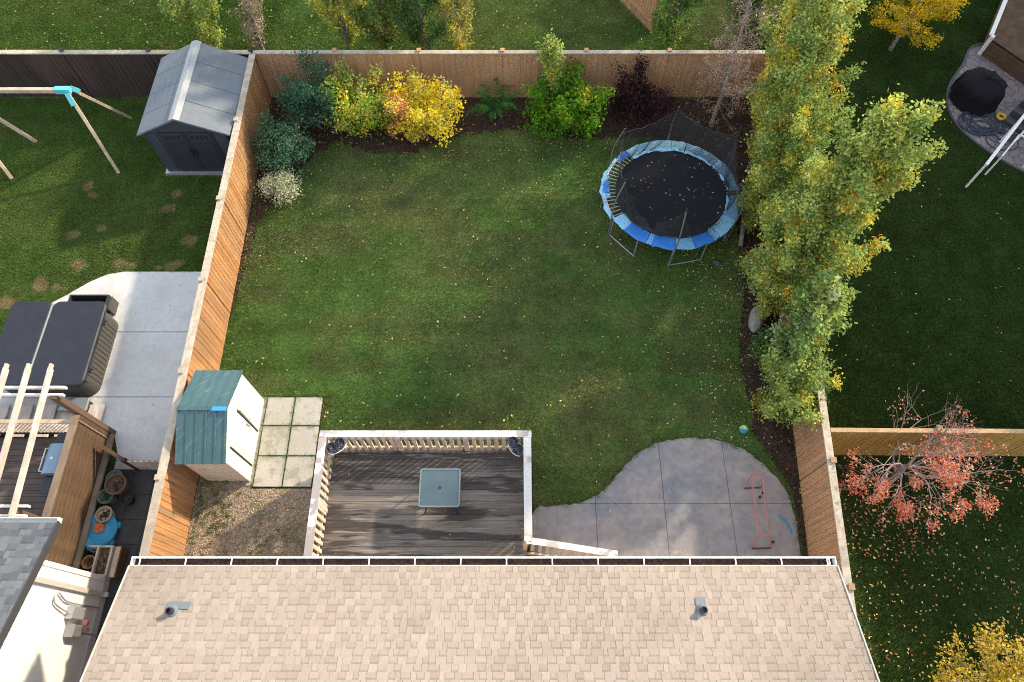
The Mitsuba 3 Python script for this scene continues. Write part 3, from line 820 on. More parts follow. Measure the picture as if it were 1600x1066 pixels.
# neighbour's house to the east (mostly outside the frame; its deck, rail and corner show)
ek = thing('house', 'neighbouring house with white siding at the right edge beyond the stone patio', 'house')
part(ek, 'wall', bx(17.6, 27, 9.2, 17.4, 0, 5.5), 'm_siding')
part(ek, 'wing', bx(19.7, 27, 17.45, 26, 0, 5.45), 'm_siding')
pr = Polygon([(17.1, 5.5), (22.3, 7.5), (27.5, 5.5), (27.5, 5.4), (22.3, 7.35), (17.1, 5.4)])
rm = trimesh.creation.extrude_polygon(pr, 9.2, engine='earcut')
rm.vertices = np.c_[rm.vertices[:, 0], rm.vertices[:, 2] + 8.7, rm.vertices[:, 1]]
if rm.volume < 0: rm.invert()
part(ek, 'roof', rm, 'm_roof_deck')
dk = thing('deck', 'brown board deck with white corner post at the top right edge', 'deck')
dA, dS, dW = np.array((16.25, 19.68)), np.array((.574, -.819)), np.array((.511, .859))
for i in range(24):
    a, b = dA + dW * (.146 * i + .004), dA + dW * (.146 * i + .142)
    part(dk, 'plank', ext(Polygon([a, a + dS * 2.6, b + dS * 2.6, b]), .62, .66), 'm_privacy')
e1, e2 = dA + dS * 2.6, dA + dW * 3.5
for q in range(4):
    part(dk, 'skirt_board', bar((*(dA - .02 * dW), .10 + q * .14), (*(e1 - .02 * dW), .10 + q * .14), .025, .132), 'm_privacy')
    part(dk, 'skirt_board', bar((*(dA - .02 * dS), .10 + q * .14), (*(e2 - .02 * dS), .10 + q * .14), .025, .132), 'm_privacy')
part(dk, 'post', cb(dA[0] - .02, dA[1] - .02, 0, .12, .12, .78, 35), 'm_white')
part(dk, 'edge_board', bar((*(dA + .09 * dW - .05 * dS), .69), (*(e2 - .05 * dS), .69), .13, .05), 'm_white')
rk2 = thing('stair_railing', 'white metal stair railing above the stone patio at the right edge', 'railing')
part(rk2, 'top_rail', bar((13.95, 13.75, 1.15), (15.75, 15.75, 1.3), .09, .06), 'm_white_metal')
part(rk2, 'side_rail', bar((14.75, 14.3, .9), (15.35, 14.95, 1.1), .045, .045), 'm_white_metal')
part(rk2, 'side_rail', bar((15.35, 14.95, 1.1), (16.1, 14.6, 1.1), .045, .045), 'm_white_metal')
part(rk2, 'post', cb(14.05, 13.86, 0, .05, .05, 1.14), 'm_white_metal')
part(rk2, 'post', cb(15.65, 15.64, 0, .05, .05, 1.27), 'm_white_metal')
part(rk2, 'post', cb(14.8, 14.35, 0, .04, .04, .9), 'm_white_metal')
part(rk2, 'post', cb(16.05, 14.63, 0, .04, .04, 1.08), 'm_white_metal')
stk = thing('stairs', 'dark grey steps with pale side board at the right edge', 'stairs')
for i in range(4):
    part(stk, 'step', cb(16.5 + i * .25, 16.1 + i * .22, 0, .30, 1.3, .18 * (i + 1), 41), 'm_dark_trim')
part(stk, 'stringer', bar((15.75, 15.3, .35), (17.0, 16.5, 1.0), .06, .25), 'm_siding')

# covered fire table on the stone patio
ug = np.random.RandomState(4)
pts = []
for zi, (rr, zz) in enumerate([(1.02, .02), (.98, .3), (.95, .55), (.90, .70), (.72, .80), (.35, .86), (.05, .9)]):
    for a in np.arange(40) * 2 * np.pi / 40:
        f = 1 + .045 * math.cos(8 * a + .5) * (1 if zi < 4 else .5) + .02 * ug.randn() * (zi < 5)
        pts.append((15.35 + rr * .74 * f * math.cos(a), 17.55 + rr * .77 * f * math.sin(a), zz + .015 * ug.randn() * (zi > 0)))
F = []
for i in range(6):
    for j in range(40):
        a, b = i * 40 + j, i * 40 + (j + 1) % 40
        F += [(a, b, b + 40), (a, b + 40, a + 40)]
F += [(240 + j, 240 + (j + 1) % 40, 280) for j in range(40)]
pts.append((15.35, 17.55, .905))
fk2 = thing('covered_table', 'round patio table under a black cover on the stone patio', 'covered table')
part(fk2, 'cover', trimesh.Trimesh(pts, F, process=False), 'm_black_cloth', 60)
part(fk2, 'hem', tube([(15.35 + .77 * math.cos(a), 17.55 + .80 * math.sin(a), .05) for a in np.linspace(0, 2 * np.pi, 40)], .02, 5), 'm_black', True)
hz = []
for (cx, cy, r, t) in [(15.25, 16.5, .60, 9), (15.4, 16.45, .5, 6), (15.95, 16.1, .42, 4), (15.65, 15.75, .45, 3), (15.15, 16.3, .36, 3)]:
    th = np.linspace(0, 2 * np.pi * t, 22 * t)
    rr = r * (1 + .14 * np.sin(th * .37 + cx) + .10 * np.cos(th * .61))
    hz.append(tube(np.c_[cx + rr * np.cos(th) + .12 * np.sin(th * .21), cy + rr * .8 * np.sin(th) + .1 * np.cos(th * .17), .06 + .02 * np.sin(th * .5) + th * 0], .014, 5))
solo('garden_hose', cat(hz), 'm_hose', 'dark blue garden hose lying in tangled coils on the stone patio', 'hose', True)
yk = thing('hose_reel_ring', 'small yellow ring lying on the hose on the stone patio', 'ring')
scene[yk] = mikit.ply(tube([(15.98 + .12 * math.cos(a), 16.68 + .12 * math.sin(a), .11) for a in np.linspace(0, 2 * np.pi, 24)], .045, 8), 'm_yellow', smooth=True)

# ------------------------------------------------------------------ deck with railing, stairs, table
DZ = .75
dk = thing('deck', 'weathered grey plank deck with peeling white railing behind the tan roof', 'deck')
n = 25
for i in range(n):
    y0 = 1.58 + i * .146
    part(dk, 'plank', bx(-4.36, .33, y0 + .003, y0 + .143, DZ - .038 + rs.uniform(0, .003), DZ + rs.uniform(-.002, .003)), 'm_deck')
part(dk, 'frame', cat(bx(-4.34, .31, 1.6, 1.64, .5, DZ - .04), bx(-4.34, .31, 5.17, 5.21, .45, DZ - .04), bx(-4.34, -4.3, 1.64, 5.17, .45, DZ - .04), bx(.27, .31, 1.64, 5.17, .45, DZ - .04)), 'm_baluster')
for x in (-4.3, -2.0, .27):
    for y in (2.0, 5.13): part(dk, 'support', cb(x, y, 0, .12, .12, .5), 'm_baluster')
RT = 1.70
for (x, y) in [(-4.36, 2.25), (-4.36, 3.7), (-4.36, 5.2), (-2.7, 5.2), (-1.1, 5.2), (.34, 5.2), (.34, 4.0), (.30, 2.86)]:
    part(dk, 'post', cb(x, y, .6, .09, .09, RT - .6 - .02), 'm_baluster')
capz = RT - .02
part(dk, 'rail_cap', bx(-4.46, .45, 5.185, 5.345, capz, RT + .018), 'm_rail')
part(dk, 'rail_cap', bx(-4.465, -4.29, 2.0, 5.18, capz, RT + .018), 'm_rail')
part(dk, 'rail_cap', bx(.265, .44, 2.84, 5.18, capz, RT + .018), 'm_rail')
for (a, b) in [((-4.3, 5.21, 1.55), (.28, 5.21, 1.55)), ((-4.3, 5.21, .90), (.28, 5.21, .90)), ((-4.38, 2.0, 1.55), (-4.38, 5.15, 1.55)), ((-4.38, 2.0, .9), (-4.38, 5.15, .9)), ((.36, 2.9, 1.55), (.36, 5.15, 1.55)), ((.36, 2.9, .9), (.36, 5.15, .9))]:
    part(dk, 'rail', bar(a, b, .038, .085), 'm_baluster')
bal = mikit.ply(cb(0, 0, 0, .036, .085, .88), 'm_baluster'); bal2 = mikit.ply(cb(0, 0, 0, .085, .036, .88), 'm_baluster')
for i in range(26): part(dk, 'baluster', bal2, None, to_world=T().translate([-4.22 + i * .175, 5.172, .80]).rotate([0, 0, 1], rs.uniform(-2, 2)))
for i in range(18): part(dk, 'baluster', bal, None, to_world=T().translate([-4.342, 2.08 + i * .172, .80]))
for i in range(13): part(dk, 'baluster', bal, None, to_world=T().translate([.398, 2.98 + i * .172, .80]))
sk = thing('deck_stairs', 'wooden stairs with white sloping handrail beside the deck at the roof edge', 'stairs')
part(sk, 'handrail', bar((.30, 2.86, 1.70), (2.36, 2.68, 1.0), .14, .045), 'm_rail')
part(sk, 'stringer', bar((.36, 2.76, .62), (1.95, 2.62, .06), .045, .26), 'm_baluster')
part(sk, 'post', cb(2.28, 2.66, .04, .09, .09, .95), 'm_baluster')
for i in range(11):
    q = (i + .5) / 11; x, y = .38 + q * 1.86, 2.845 - q * .165
    part(sk, 'baluster', cb(x, y - .02, .72 - q * .62, .075, .035, .90), 'm_baluster')
for i in range(4):
    part(sk, 'tread', cat(bx(.36 + i * .36, .36 + i * .36 + .17, 1.62, 2.66, .56 - i * .15, .60 - i * .15), bx(.545 + i * .36, .36 + i * .36 + .36, 1.62, 2.66, .56 - i * .15, .60 - i * .15)), 'm_deck')
    part(sk, 'riser', bx(.36 + i * .36, .38 + i * .36, 1.62, 2.66, .42 - i * .13, .555 - i * .15), 'm_baluster')

tk = thing('patio_table', 'square glass-topped patio table with dark legs on the grey deck', 'table')
part(tk, 'tabletop', rbox(-2.09, -1.20, 3.65, 4.50, 1.425, 1.44, .06), 'm_glass_top')
g1 = sbox(-2.05, 3.69, -1.24, 4.46).buffer(.06, quad_segs=5)
part(tk, 'rim', ext(g1.difference(sbox(-2.05, 3.69, -1.24, 4.46).buffer(.028, quad_segs=5)), 1.41, 1.452), 'm_flash')
part(tk, 'umbrella_ring', lathe([(.02, 0), (.035, 0), (.035, .01), (.02, .01)], -1.645, 4.075, 1.44, 16), 'm_black')
for sx in (-1, 1):
    for sy in (-1, 1):
        x, y = -1.645 + sx * .34, 4.075 + sy * .32
        part(tk, 'leg', tube(smooth_poly([(x - sx * .02, y, 1.42), (x - sx * .02, y, 1.2), (x, y + sy * .03, .95), (x + sx * .05, y + sy * .12, .762)], 4, False), .016, 7), 'm_black', True)


def rail_pot(label, x, y, rot):
    k = thing('rail_planter', label, 'planter')
    c, s = math.cos(rot), math.sin(rot)
    def pos(u, v): return (x + u * c - v * s, y + u * s + v * c)
    for sgn in (-1, 1):
        px, py = pos(sgn * .10, 0)
        part(k, 'bowl', lathe([(0, 0), (.085, 0), (.105, .10), (.125, .20), (.115, .20), (.10, .12), (0, .10)], px, py, 1.54, 18), 'm_planter', 35)
        a, _c = lumps(np.c_[px + rs.randn(30) * .05, py + rs.randn(30) * .05], 1.70, .02, .04, .6, [(.03, .035, .045)], rs)
        part(k, 'soil', a, 'm_planter')
    px, py = pos(0, 0)
    part(k, 'rim', tube([pos(.235 * math.cos(a), .135 * math.sin(a)) + (1.60,) for a in np.linspace(0, 2 * np.pi, 25)], .012, 6), 'm_white', True)
    part(k, 'bracket', bar(pos(-.12, 0) + (1.5,), pos(.12, 0) + (1.5,), .03, .08), 'm_white')


rail_pot('dark blue double planter hung inside the left rear deck corner', -4.06, 4.98, math.radians(32))
rail_pot('dark blue double planter hung inside the right rear deck corner', .08, 4.98, math.radians(122))

# ------------------------------------------------------------------ trampoline
CX, CY, R, TZ = 4.65, 12.93, 2.0, .88
tk = thing('trampoline', 'round black trampoline with faded blue safety pad and sagging dark net', 'trampoline')
ang = np.linspace(0, 2 * np.pi, 73)
part(tk, 'mat', lathe([(0, -.03), (.8, -.025), (1.62, 0), (1.62, -.008), (.8, -.033), (0, -.038)], CX, CY, TZ, 72), 'm_mat', 40)
part(tk, 'frame', tube([(CX + 1.94 * math.cos(a), CY + 1.94 * math.sin(a), TZ) for a in ang], .028, 8), 'm_galv', True)
sp = [tube([(CX + 1.62 * math.cos(a), CY + 1.62 * math.sin(a), TZ), (CX + 1.93 * math.cos(a), CY + 1.93 * math.sin(a), TZ)], .016, 6) for a in np.arange(84) * 2 * np.pi / 84]
part(tk, 'springs', cat(sp), 'm_galv', True, kind='stuff')


def pad_seg(a0, a1, r0, r1, dz=0.0, warp=0.0, seed=0):
    rg = np.random.RandomState(seed)
    n = max(4, int((a1 - a0) / 4)); th = np.radians(np.linspace(a0, a1, n + 1))
    rr = [r0, r0 + .06, r1 - .06, r1]; zz = [.028, .055, .055, .02]
    top = [[(CX + (q + warp * rg.randn() * .02) * math.cos(t), CY + (q + warp * rg.randn() * .02) * math.sin(t), TZ + dz + z + .006 * rg.randn()) for q, z in zip(rr, zz)] for t in th]
    V = [p for row in top for p in row] + [(p[0], p[1], TZ + dz + .012) for row in top for p in row]
    o = 4 * (n + 1); F = []
    for i in range(n):
        for j in range(3):
            a = i * 4 + j
            F += [(a, a + 4, a + 5), (a, a + 5, a + 1)]
            F += [(o + a, o + a + 5, o + a + 4), (o + a, o + a + 1, o + a + 5)]
        for j in (0, 3):
            a = i * 4 + j; F += [(a, o + a, o + a + 4), (a, o + a + 4, a + 4)]
    for i in (0, n):
        for j in range(3):
            a = i * 4 + j; F += [(a, a + 1, o + a + 1), (a, o + a + 1, o + a)]
    m = trimesh.Trimesh(V, F, process=False); m.fix_normals(); return m


segs = [(2, 38, 'm_pad_faded'), (-30, -4, 'm_pad_sky'), (-52, -30.5, 'm_pad_pale'), (-58, -52.5, 'm_pad_sky'), (-76, -58.5, 'm_pad_blue'), (-92, -76.5, 'm_pad_sky'), (-112, -92.5, 'm_pad_blue'), (-116, -112.5, 'm_pad_sky'),
        (-138, -116.5, 'm_pad_blue'), (-152, -138.5, 'm_pad_pale'), (38.5, 70, 'm_pad_faded'), (70.5, 84, 'm_pad_pale'), (84.5, 110, 'm_pad_pale'), (110.5, 128, 'm_pad_faded')]
for i, (a0, a1, mm) in enumerate(segs):
    part(tk, 'pad', pad_seg(a0, a1, 1.60 if i != 0 else 1.64, 2.0, 0, 1.0, i), mm, 40)
part(tk, 'pad', pad_seg(128.5, 140, 1.80, 2.02, -.02, 1.5, 31), 'm_pad_blue', 40)
part(tk, 'pad', pad_seg(140.5, 208, 1.93, 2.04, -.03, 1.5, 32), 'm_pad_pale', 40)
part(tk, 'pad', pad_seg(168, 180, 1.82, 1.99, -.0, 1.5, 33), 'm_pad_blue', 40)
part(tk, 'pad', pad_seg(181, 186, 1.80, 1.95, .0, 1.5, 34), 'm_pad_sky', 40)
for i in range(6):
    a, b = math.radians(207 + 60 * i), math.radians(236 + 60 * i)
    pa, pb = [(CX + 1.95 * math.cos(t), CY + 1.95 * math.sin(t)) for t in (a, b)]
    ra, rb = [(CX + 1.93 * math.cos(t), CY + 1.93 * math.sin(t)) for t in (a, b)]
    part(tk, 'leg', tube(smooth_poly([ra + (TZ - .02,), pa + (.12,), (pa[0] * .96 + pb[0] * .04, pa[1] * .96 + pb[1] * .04, .035), (pb[0] * .96 + pa[0] * .04, pb[1] * .96 + pa[1] * .04, .035), pb + (.12,), rb + (TZ - .02,)], 4, False), .022, 7), 'm_galv', True)
    p0 = np.array([CX + 2.02 * math.cos(a), CY + 2.02 * math.sin(a), .08]); top = np.array([CX + 1.80 * math.cos(a), CY + 1.80 * math.sin(a), 2.40])
    q = np.array([CX + 2.02 * math.cos(a), CY + 2.02 * math.sin(a), 1.6])
    pk = part(tk, 'pole', tube(smooth_poly([p0, (p0 + q) / 2, q, top], 5, False), .021, 8), 'm_grey_metal', True)
    part(pk, 'cap', lathe([(0, 0), (.035, 0), (.035, .05), (0, .06)], top[0], top[1], top[2], 10), 'm_black', 30)
# net: real strands between the poles, the top edge sagging, hanging low across the front
def net():
    rows = []
    nc, nr = 540, 76
    th0 = math.radians(207); A = th0 + np.arange(nc + 1) / nc * 2 * np.pi
    fr = (np.arange(nc + 1) / nc * 6) % 1.0; sec = np.minimum((np.arange(nc + 1) / nc * 6).astype(int), 5)
    sag = np.array([.95, 1.15, .55, .28, .26, .30])[sec]
    nxt = np.array([.06, 0.9, 0.1, .05, .05, .06])[sec]
    topz = 2.34 - sag * 4 * fr * (1 - fr)
    topz = np.where(sec == 1, 2.34 - 1.0 * (4 * fr * (1 - fr)) ** .7, topz)
    rt = 1.80 - .16 * 4 * fr * (1 - fr)
    bz, rb = TZ + .03, 1.66
    S = np.linspace(0, 1, nr)
    PX = np.zeros((nc + 1, nr, 3))
    for j, s in enumerate(S):
        r = rb + (rt - rb) * s - .09 * np.sin(np.pi * s) * 4 * fr * (1 - fr)
        z = bz + (topz - bz) * s
        wob = .02 * np.sin(A * 23 + s * 5)
        PX[:, j] = np.c_[CX + (r + wob) * np.cos(A), CY + (r + wob) * np.sin(A), z]
    V, F = [], []
    def ribbon(Pl, w):
        t = np.gradient(Pl, axis=0); rad = np.c_[Pl[:, 0] - CX, Pl[:, 1] - CY, Pl[:, 2] * 0]; sd = np.cross(t, rad); sd /= np.linalg.norm(sd, axis=1, keepdims=True) + 1e-9
        o = sum(len(v) for v in V); V.append(np.vstack([Pl - sd * w, Pl + sd * w])); n = len(Pl); i = np.arange(n - 1)
        F.append(np.vstack([np.stack([i, i + 1, i + 1 + n], -1), np.stack([i, i + 1 + n, i + n], -1)]) + o)
    open_ = set(range(43, 58))            # the zip opening in the section at the front left
    for i in range(nc):
        if i in open_: continue
        ribbon(PX[i, ::5], .0032)
    for j in range(nr):
        ribbon(PX[:44, j], .0032); ribbon(PX[57:, j], .0032)
    return trimesh.Trimesh(np.vstack(V), np.vstack(F), process=False), PX


nm, PX = net()
part(tk, 'net', nm, 'm_net')
part(tk, 'net_hem', cat(tube(PX[:44:2, -1], .011, 5), tube(PX[57::2, -1], .011, 5), tube(PX[43, ::3], .010, 5), tube(PX[57, ::3], .010, 5)), 'm_black', True)
part(tk, 'net_flap', trimesh.Trimesh(np.array([PX[43, 52], PX[43, 7], PX[60, 10], PX[43, 28] * .5 + PX[57, 21] * .5]), np.array([(0, 1, 3), (1, 2, 3)]), process=False), 'm_net')
rg = np.random.RandomState(12)
a = rg.rand(70) * 2 * np.pi; r = 1.5 * rg.rand(70) ** .5
P = np.c_[CX + r * np.cos(a), CY + r * np.sin(a), TZ + .005 + 0 * r]
m, c = merge_leaf([leaf_quads(P, .026, pick([(.50, .42, .22), (.40, .33, .20), (.5, .3, .12)], [3, 2, 1], 70, rg), rg, up=4)])
solo('fallen_leaves', m, 'm_vc', 'pale fallen leaves scattered on the trampoline mat', 'leaves', color=c, kind='stuff')
# a small shoe left by the trampoline
sh = trimesh.creation.icosphere(2, 1.0); v = sh.vertices
sh.vertices = np.c_[v[:, 0] * .15, v[:, 1] * .06 * (1 - .2 * v[:, 0]), np.maximum(v[:, 2], -.4) * .05 * (1.2 - .5 * v[:, 0]) + .05]
sh.apply_transform(trimesh.transformations.rotation_matrix(-.5, (0, 0, 1))); sh.apply_translation((6.0, 11.05, 0))
sk = thing('sandal', 'small blue grey shoe lying on the grass by the trampoline', 'shoe')
part(sk, 'upper', sh, 'm_planter', True)
so = sh.copy(); so.vertices[:, 2] = so.vertices[:, 2] * .12 + .022
part(sk, 'sole', so, 'm_white', True)

# ------------------------------------------------------------------ patio things
gk = thing('goal_frame', 'red tubular sports goal frame without a net lying on the patio', 'goal frame')
GA, GB = (5.60, 4.52), (5.88, 4.50)   # rear end, raised pair of bars
za = .46
def gt(name, pts, r=.017, mm='m_red_steel'): part(gk, name, tube(pts, r, 7), mm, True)
gt('crossbar', [(5.87, 4.66, .42), (5.80, 3.22, .42)]); gt('crossbar', [(6.12, 4.62, .42), (6.04, 3.22, .42)])
gt('end_bar', [(5.87, 4.66, .42), (6.12, 4.66, .42)]); gt('end_bar', [(5.80, 3.22, .42), (6.04, 3.22, .42)])
gt('leg', [(5.87, 4.66, .42), (5.74, 4.42, .06)]); gt('leg', [(6.12, 4.66, .42), (6.18, 4.44, .06)]); gt('leg', [(5.80, 3.22, .42), (5.70, 2.97, .06)]); gt('leg', [(6.04, 3.22, .42), (6.18, 2.98, .06)])
mat('m_dull_red', (.13, .045, .04), .5, .4)
gt('base_bar', [(5.74, 4.42, .06), (6.18, 4.44, .06)], .017, 'm_dull_red'); gt('base_bar', [(5.70, 2.97, .06), (6.18, 2.98, .06)], .017, 'm_dull_red')
for (x, y) in ((6.2, 4.30), (6.24, 3.12), (6.1, 4.2)): part(gk, 'foot', lathe([(0, 0), (.03, 0), (.03, .07), (0, .07)], x, y, .042, 10), 'm_black', 30)
bl = trimesh.creation.icosphere(4, .115)
v = bl.vertices / .115
sw = meshkit.fbm(v * 1.6 + 4, 3)
colr = np.where((v[:, [1]] + .35 * v[:, [0]] < -.25), np.array([[.06, .30, .45]]), np.where(sw[:, None] > .55, np.array([[.70, .72, .55]]), np.array([[.42, .58, .22]])))
bl.apply_translation((5.95, 5.93, .12))
solo('ball', bl, 'm_vc', 'small green, white and blue ball on the grass by the patio', 'ball', True, color=colr)
ch = []
for (x, y, l, a) in [(6.56, 3.70, .14, -35), (6.64, 3.62, .14, -60), (6.70, 3.50, .16, -75), (6.74, 3.40, .10, -80), (6.62, 3.66, .08, 20)]:
    gg = shapely.affinity.rotate(sbox(x - l / 2, y - .012, x + l / 2, y + .012), a)
    pts = np.array(gg.buffer(.012).segmentize(.03).exterior.coords); pts += rs.randn(*pts.shape) * .008
    ch.append(ext(Polygon(pts).buffer(0), .0425, .0445 + rs.rand() * .0008))
solo('chalk_drawing', cat(ch), 'm_chalk', 'blue chalk scribble on the right side of the patio', 'chalk drawing')

# ------------------------------------------------------------------ small teal roofed shed
gk = thing('garden_shed', 'small beige garden shed with teal metal roof and white double doors', 'shed')
X0, X1, Y0, Y1 = -7.58, -6.55, 4.62, 6.76
YM = 5.70
pr = Polygon([(Y0, 0), (Y1, 0), (Y1, 1.76), (YM, 2.16), (Y0, 1.76)])
bm = trimesh.creation.extrude_polygon(pr, X1 - X0, engine='earcut'); bm.vertices = np.c_[bm.vertices[:, 2] + X0, bm.vertices[:, 0], bm.vertices[:, 1]]
if bm.volume < 0: bm.invert()
part(gk, 'wall', bm, 'm_shed_wall')
for i in range(9):
    part(gk, 'wall_rib', bx(X0 + .06 + i * .115, X0 + .09 + i * .115, Y0 - .012, Y0, .05, 1.72), 'm_shed_wall')
def roofside(y_e, sgn):
    k = part(gk, 'roof', bar((X0 - .05, (y_e + YM) / 2, 0), (X1 + .05, (y_e + YM) / 2, 0), .01, .01), 'm_teal')
    u = np.array([0, YM - y_e, .45]); u /= np.linalg.norm(u); nrm = np.array([0, -u[2] * np.sign(u[1]), abs(u[1])])
    L = math.hypot(YM - y_e, .45)
    base = np.array([0, y_e, 1.76])
    def slab(x0, x1, n0, n1, l0=-.04, l1=None):
        l1 = L if l1 is None else l1
        V = [base + np.array([x, 0, 0]) + u * l + nrm * nn for nn in (n0, n1) for x, l in ((x0, l0), (x1, l0), (x1, l1), (x0, l1))]
        m = trimesh.Trimesh(V, [(4, 5, 6), (4, 6, 7), (0, 2, 1), (0, 3, 2), (0, 1, 5), (0, 5, 4), (1, 2, 6), (1, 6, 5), (2, 3, 7), (2, 7, 6), (3, 0, 4), (3, 4, 7)], process=False); m.fix_normals(); return m
    scene[k] = mikit.ply(slab(X0 - .06, X1 + .06, .0, .022), 'm_teal')
    for i in range(6): part(k, 'seam', slab(X0 - .045 + i * .218, X0 - .02 + i * .218, .022, .045), 'm_teal')
roofside(Y0 - .05, 1); roofside(Y1 + .05, -1)
part(gk, 'ridge_cap', bx(X0 - .06, X1 + .06, YM - .05, YM + .05, 2.20, 2.245), 'm_teal')
part(gk, 'tarp_scrap', bx(X1 - .28, X1 + .05, YM - .07, YM + .03, 2.247, 2.262), 'm_tarp')
fr = trimesh.creation.extrude_polygon(Polygon([(Y0 - .02, 0), (Y1 + .02, 0), (Y1 + .02, 1.78), (YM, 2.19), (Y0 - .02, 1.78)]), .02, engine='earcut'); fr.vertices = np.c_[fr.vertices[:, 2] + X1 + .001, fr.vertices[:, 0], fr.vertices[:, 1]]
if fr.volume < 0: fr.invert()
part(gk, 'gable_front', fr, 'm_shed_white')
for (a, b, wz, tilt) in ((5.0, 5.83, 1.60, 0), (5.90, 6.64, 1.60, .05)):
    dd = part(gk, 'door', trimesh.Trimesh(np.array([(X1 + .024, a, .1), (X1 + .05, a, .1), (X1 + .05, b, .1), (X1 + .024, b, .1), (X1 + .024 + tilt * .3, a, wz), (X1 + .05 + tilt, a, wz), (X1 + .05, b, wz - tilt), (X1 + .024, b, wz - tilt)]),
        np.array([(1, 2, 6), (1, 6, 5), (4, 5, 6), (4, 6, 7), (0, 1, 5), (0, 5, 4), (3, 7, 6), (3, 6, 2)]), process=False), 'm_shed_white')
    part(dd, 'panel', bx(X1 + .05, X1 + .058, a + .12, b - .12, .25, wz - .2), 'm_shed_white')
    part(dd, 'handle', bx(X1 + .05, X1 + .08, (b - .07 if a < 5.5 else a + .04), (b - .04 if a < 5.5 else a + .07), .8, 1.0), 'm_galv')
for (a, b) in ((5.835, 5.895), (4.955, 4.995)): part(gk, 'door_gap', bx(X1 + .0215, X1 + .026, a, b, .1, 1.6), 'm_black')

# ------------------------------------------------------------------ dark resin shed of the neighbour
rk = thing('resin_shed', 'dark blue grey plastic shed with grey gable roof by the fence corner', 'shed')
SX0, SX1, SXM, SY0, SY1 = -10.72, -8.32, -9.54, 14.42, 17.35
pr = Polygon([(SX0, .1), (SX1, .1), (SX1, 1.78), (SXM, 2.30), (SX0, 1.78)])
bm = trimesh.creation.extrude_polygon(pr, SY1 - SY0, engine='earcut'); bm.vertices = np.c_[bm.vertices[:, 0], SY1 - bm.vertices[:, 2], bm.vertices[:, 1]]
if bm.volume < 0: bm.invert()
part(rk, 'wall', bm, 'm_resin')
part(rk, 'base', bx(SX0 - .08, SX1 + .08, SY0 - .09, SY1, 0, .1), 'm_galv')
for i in range(14):
    y = SY0 + .1 + i * .21
    part(rk, 'wall_panel', bx(SX0 - .018, SX0, y, y + .17, .12, 1.72), 'm_resin')
for (a, b) in ((SX0 + .03, SX0 + .34), (SX1 - .34, SX1 - .03)):
    part(rk, 'wall_panel', bx(a, b, SY0 - .02, SY0, .12, 1.74), 'm_resin')
for (a, b, hx) in ((SX0 + .42, SXM - .01, SXM - .09), (SXM + .01, SX1 - .42, SXM + .05)):
    dd = part(rk, 'door', bx(a, b, SY0 - .03, SY0, .13, 1.80), 'm_resin_dark')
    part(dd, 'door_panel', bx(a + .1, b - .1, SY0 - .042, SY0 - .03, .3, .85), 'm_resin_dark')
    part(dd, 'door_panel', bx(a + .1, b - .1, SY0 - .042, SY0 - .03, .95, 1.36), 'm_resin_dark')
    part(dd, 'handle', bx(hx, hx + .04, SY0 - .07, SY0 - .03, .85, 1.15), 'm_black')
    wf = part(dd, 'window', bx(a + .12, b - .12, SY0 - .038, SY0 - .03, 1.48, 1.72), 'm_resin')
    for q in range(4):
        w = (b - a - .24 - .02) / 4
        part(dd, 'pane', bx(a + .135 + q * w, a + .135 + (q + 1) * w - .03, SY0 - .041, SY0 - .038, 1.51, 1.69), 'm_black')
for sgn, xe in ((-1, SX0 - .14), (1, SX1 + .14)):
    u = np.array([SXM - xe, 0, .62]); L = np.linalg.norm(u); u /= L; nrm = np.array([-u[2] * np.sign(u[0]), 0, abs(u[0])])
    b0 = np.array([xe, 0, 1.74])
    def slab(y0, y1, n0, n1, l0=0, l1=None):
        l1 = L if l1 is None else l1
        V = [b0 + np.array([0, y, 0]) + u * l + nrm * nn for nn in (n0, n1) for y, l in ((y0, l0), (y1, l0), (y1, l1), (y0, l1))]
        m = trimesh.Trimesh(V, [(4, 5, 6), (4, 6, 7), (0, 2, 1), (0, 3, 2), (0, 1, 5), (0, 5, 4), (1, 2, 6), (1, 6, 5), (2, 3, 7), (2, 7, 6), (3, 0, 4), (3, 4, 7)], process=False); m.fix_normals(); return m
    k = part(rk, 'roof', slab(SY0 - .12, SY1 + .1, 0, .02), 'm_shed_roof')
    for i in range(4):
        y0 = SY0 - .12 + i * .79
        part(k, 'roof_panel', slab(y0 + .006, y0 + .784, .02, .042), 'm_shed_roof')
        for q in range(5): part(k, 'shingle_line', slab(y0 + .01, y0 + .78, .042, .048, .1 + q * .27, .1 + q * .27 + .22), 'm_shed_roof')
part(rk, 'ridge_cap', cat(bar((SXM - .075, SY0 - .13, 2.40), (SXM - .075, SY1 + .11, 2.40), .16, .03, (-.45, 0, 1)), bar((SXM + .075, SY0 - .13, 2.40), (SXM + .075, SY1 + .11, 2.40), .16, .03, (.45, 0, 1))), 'm_shed_ridge')

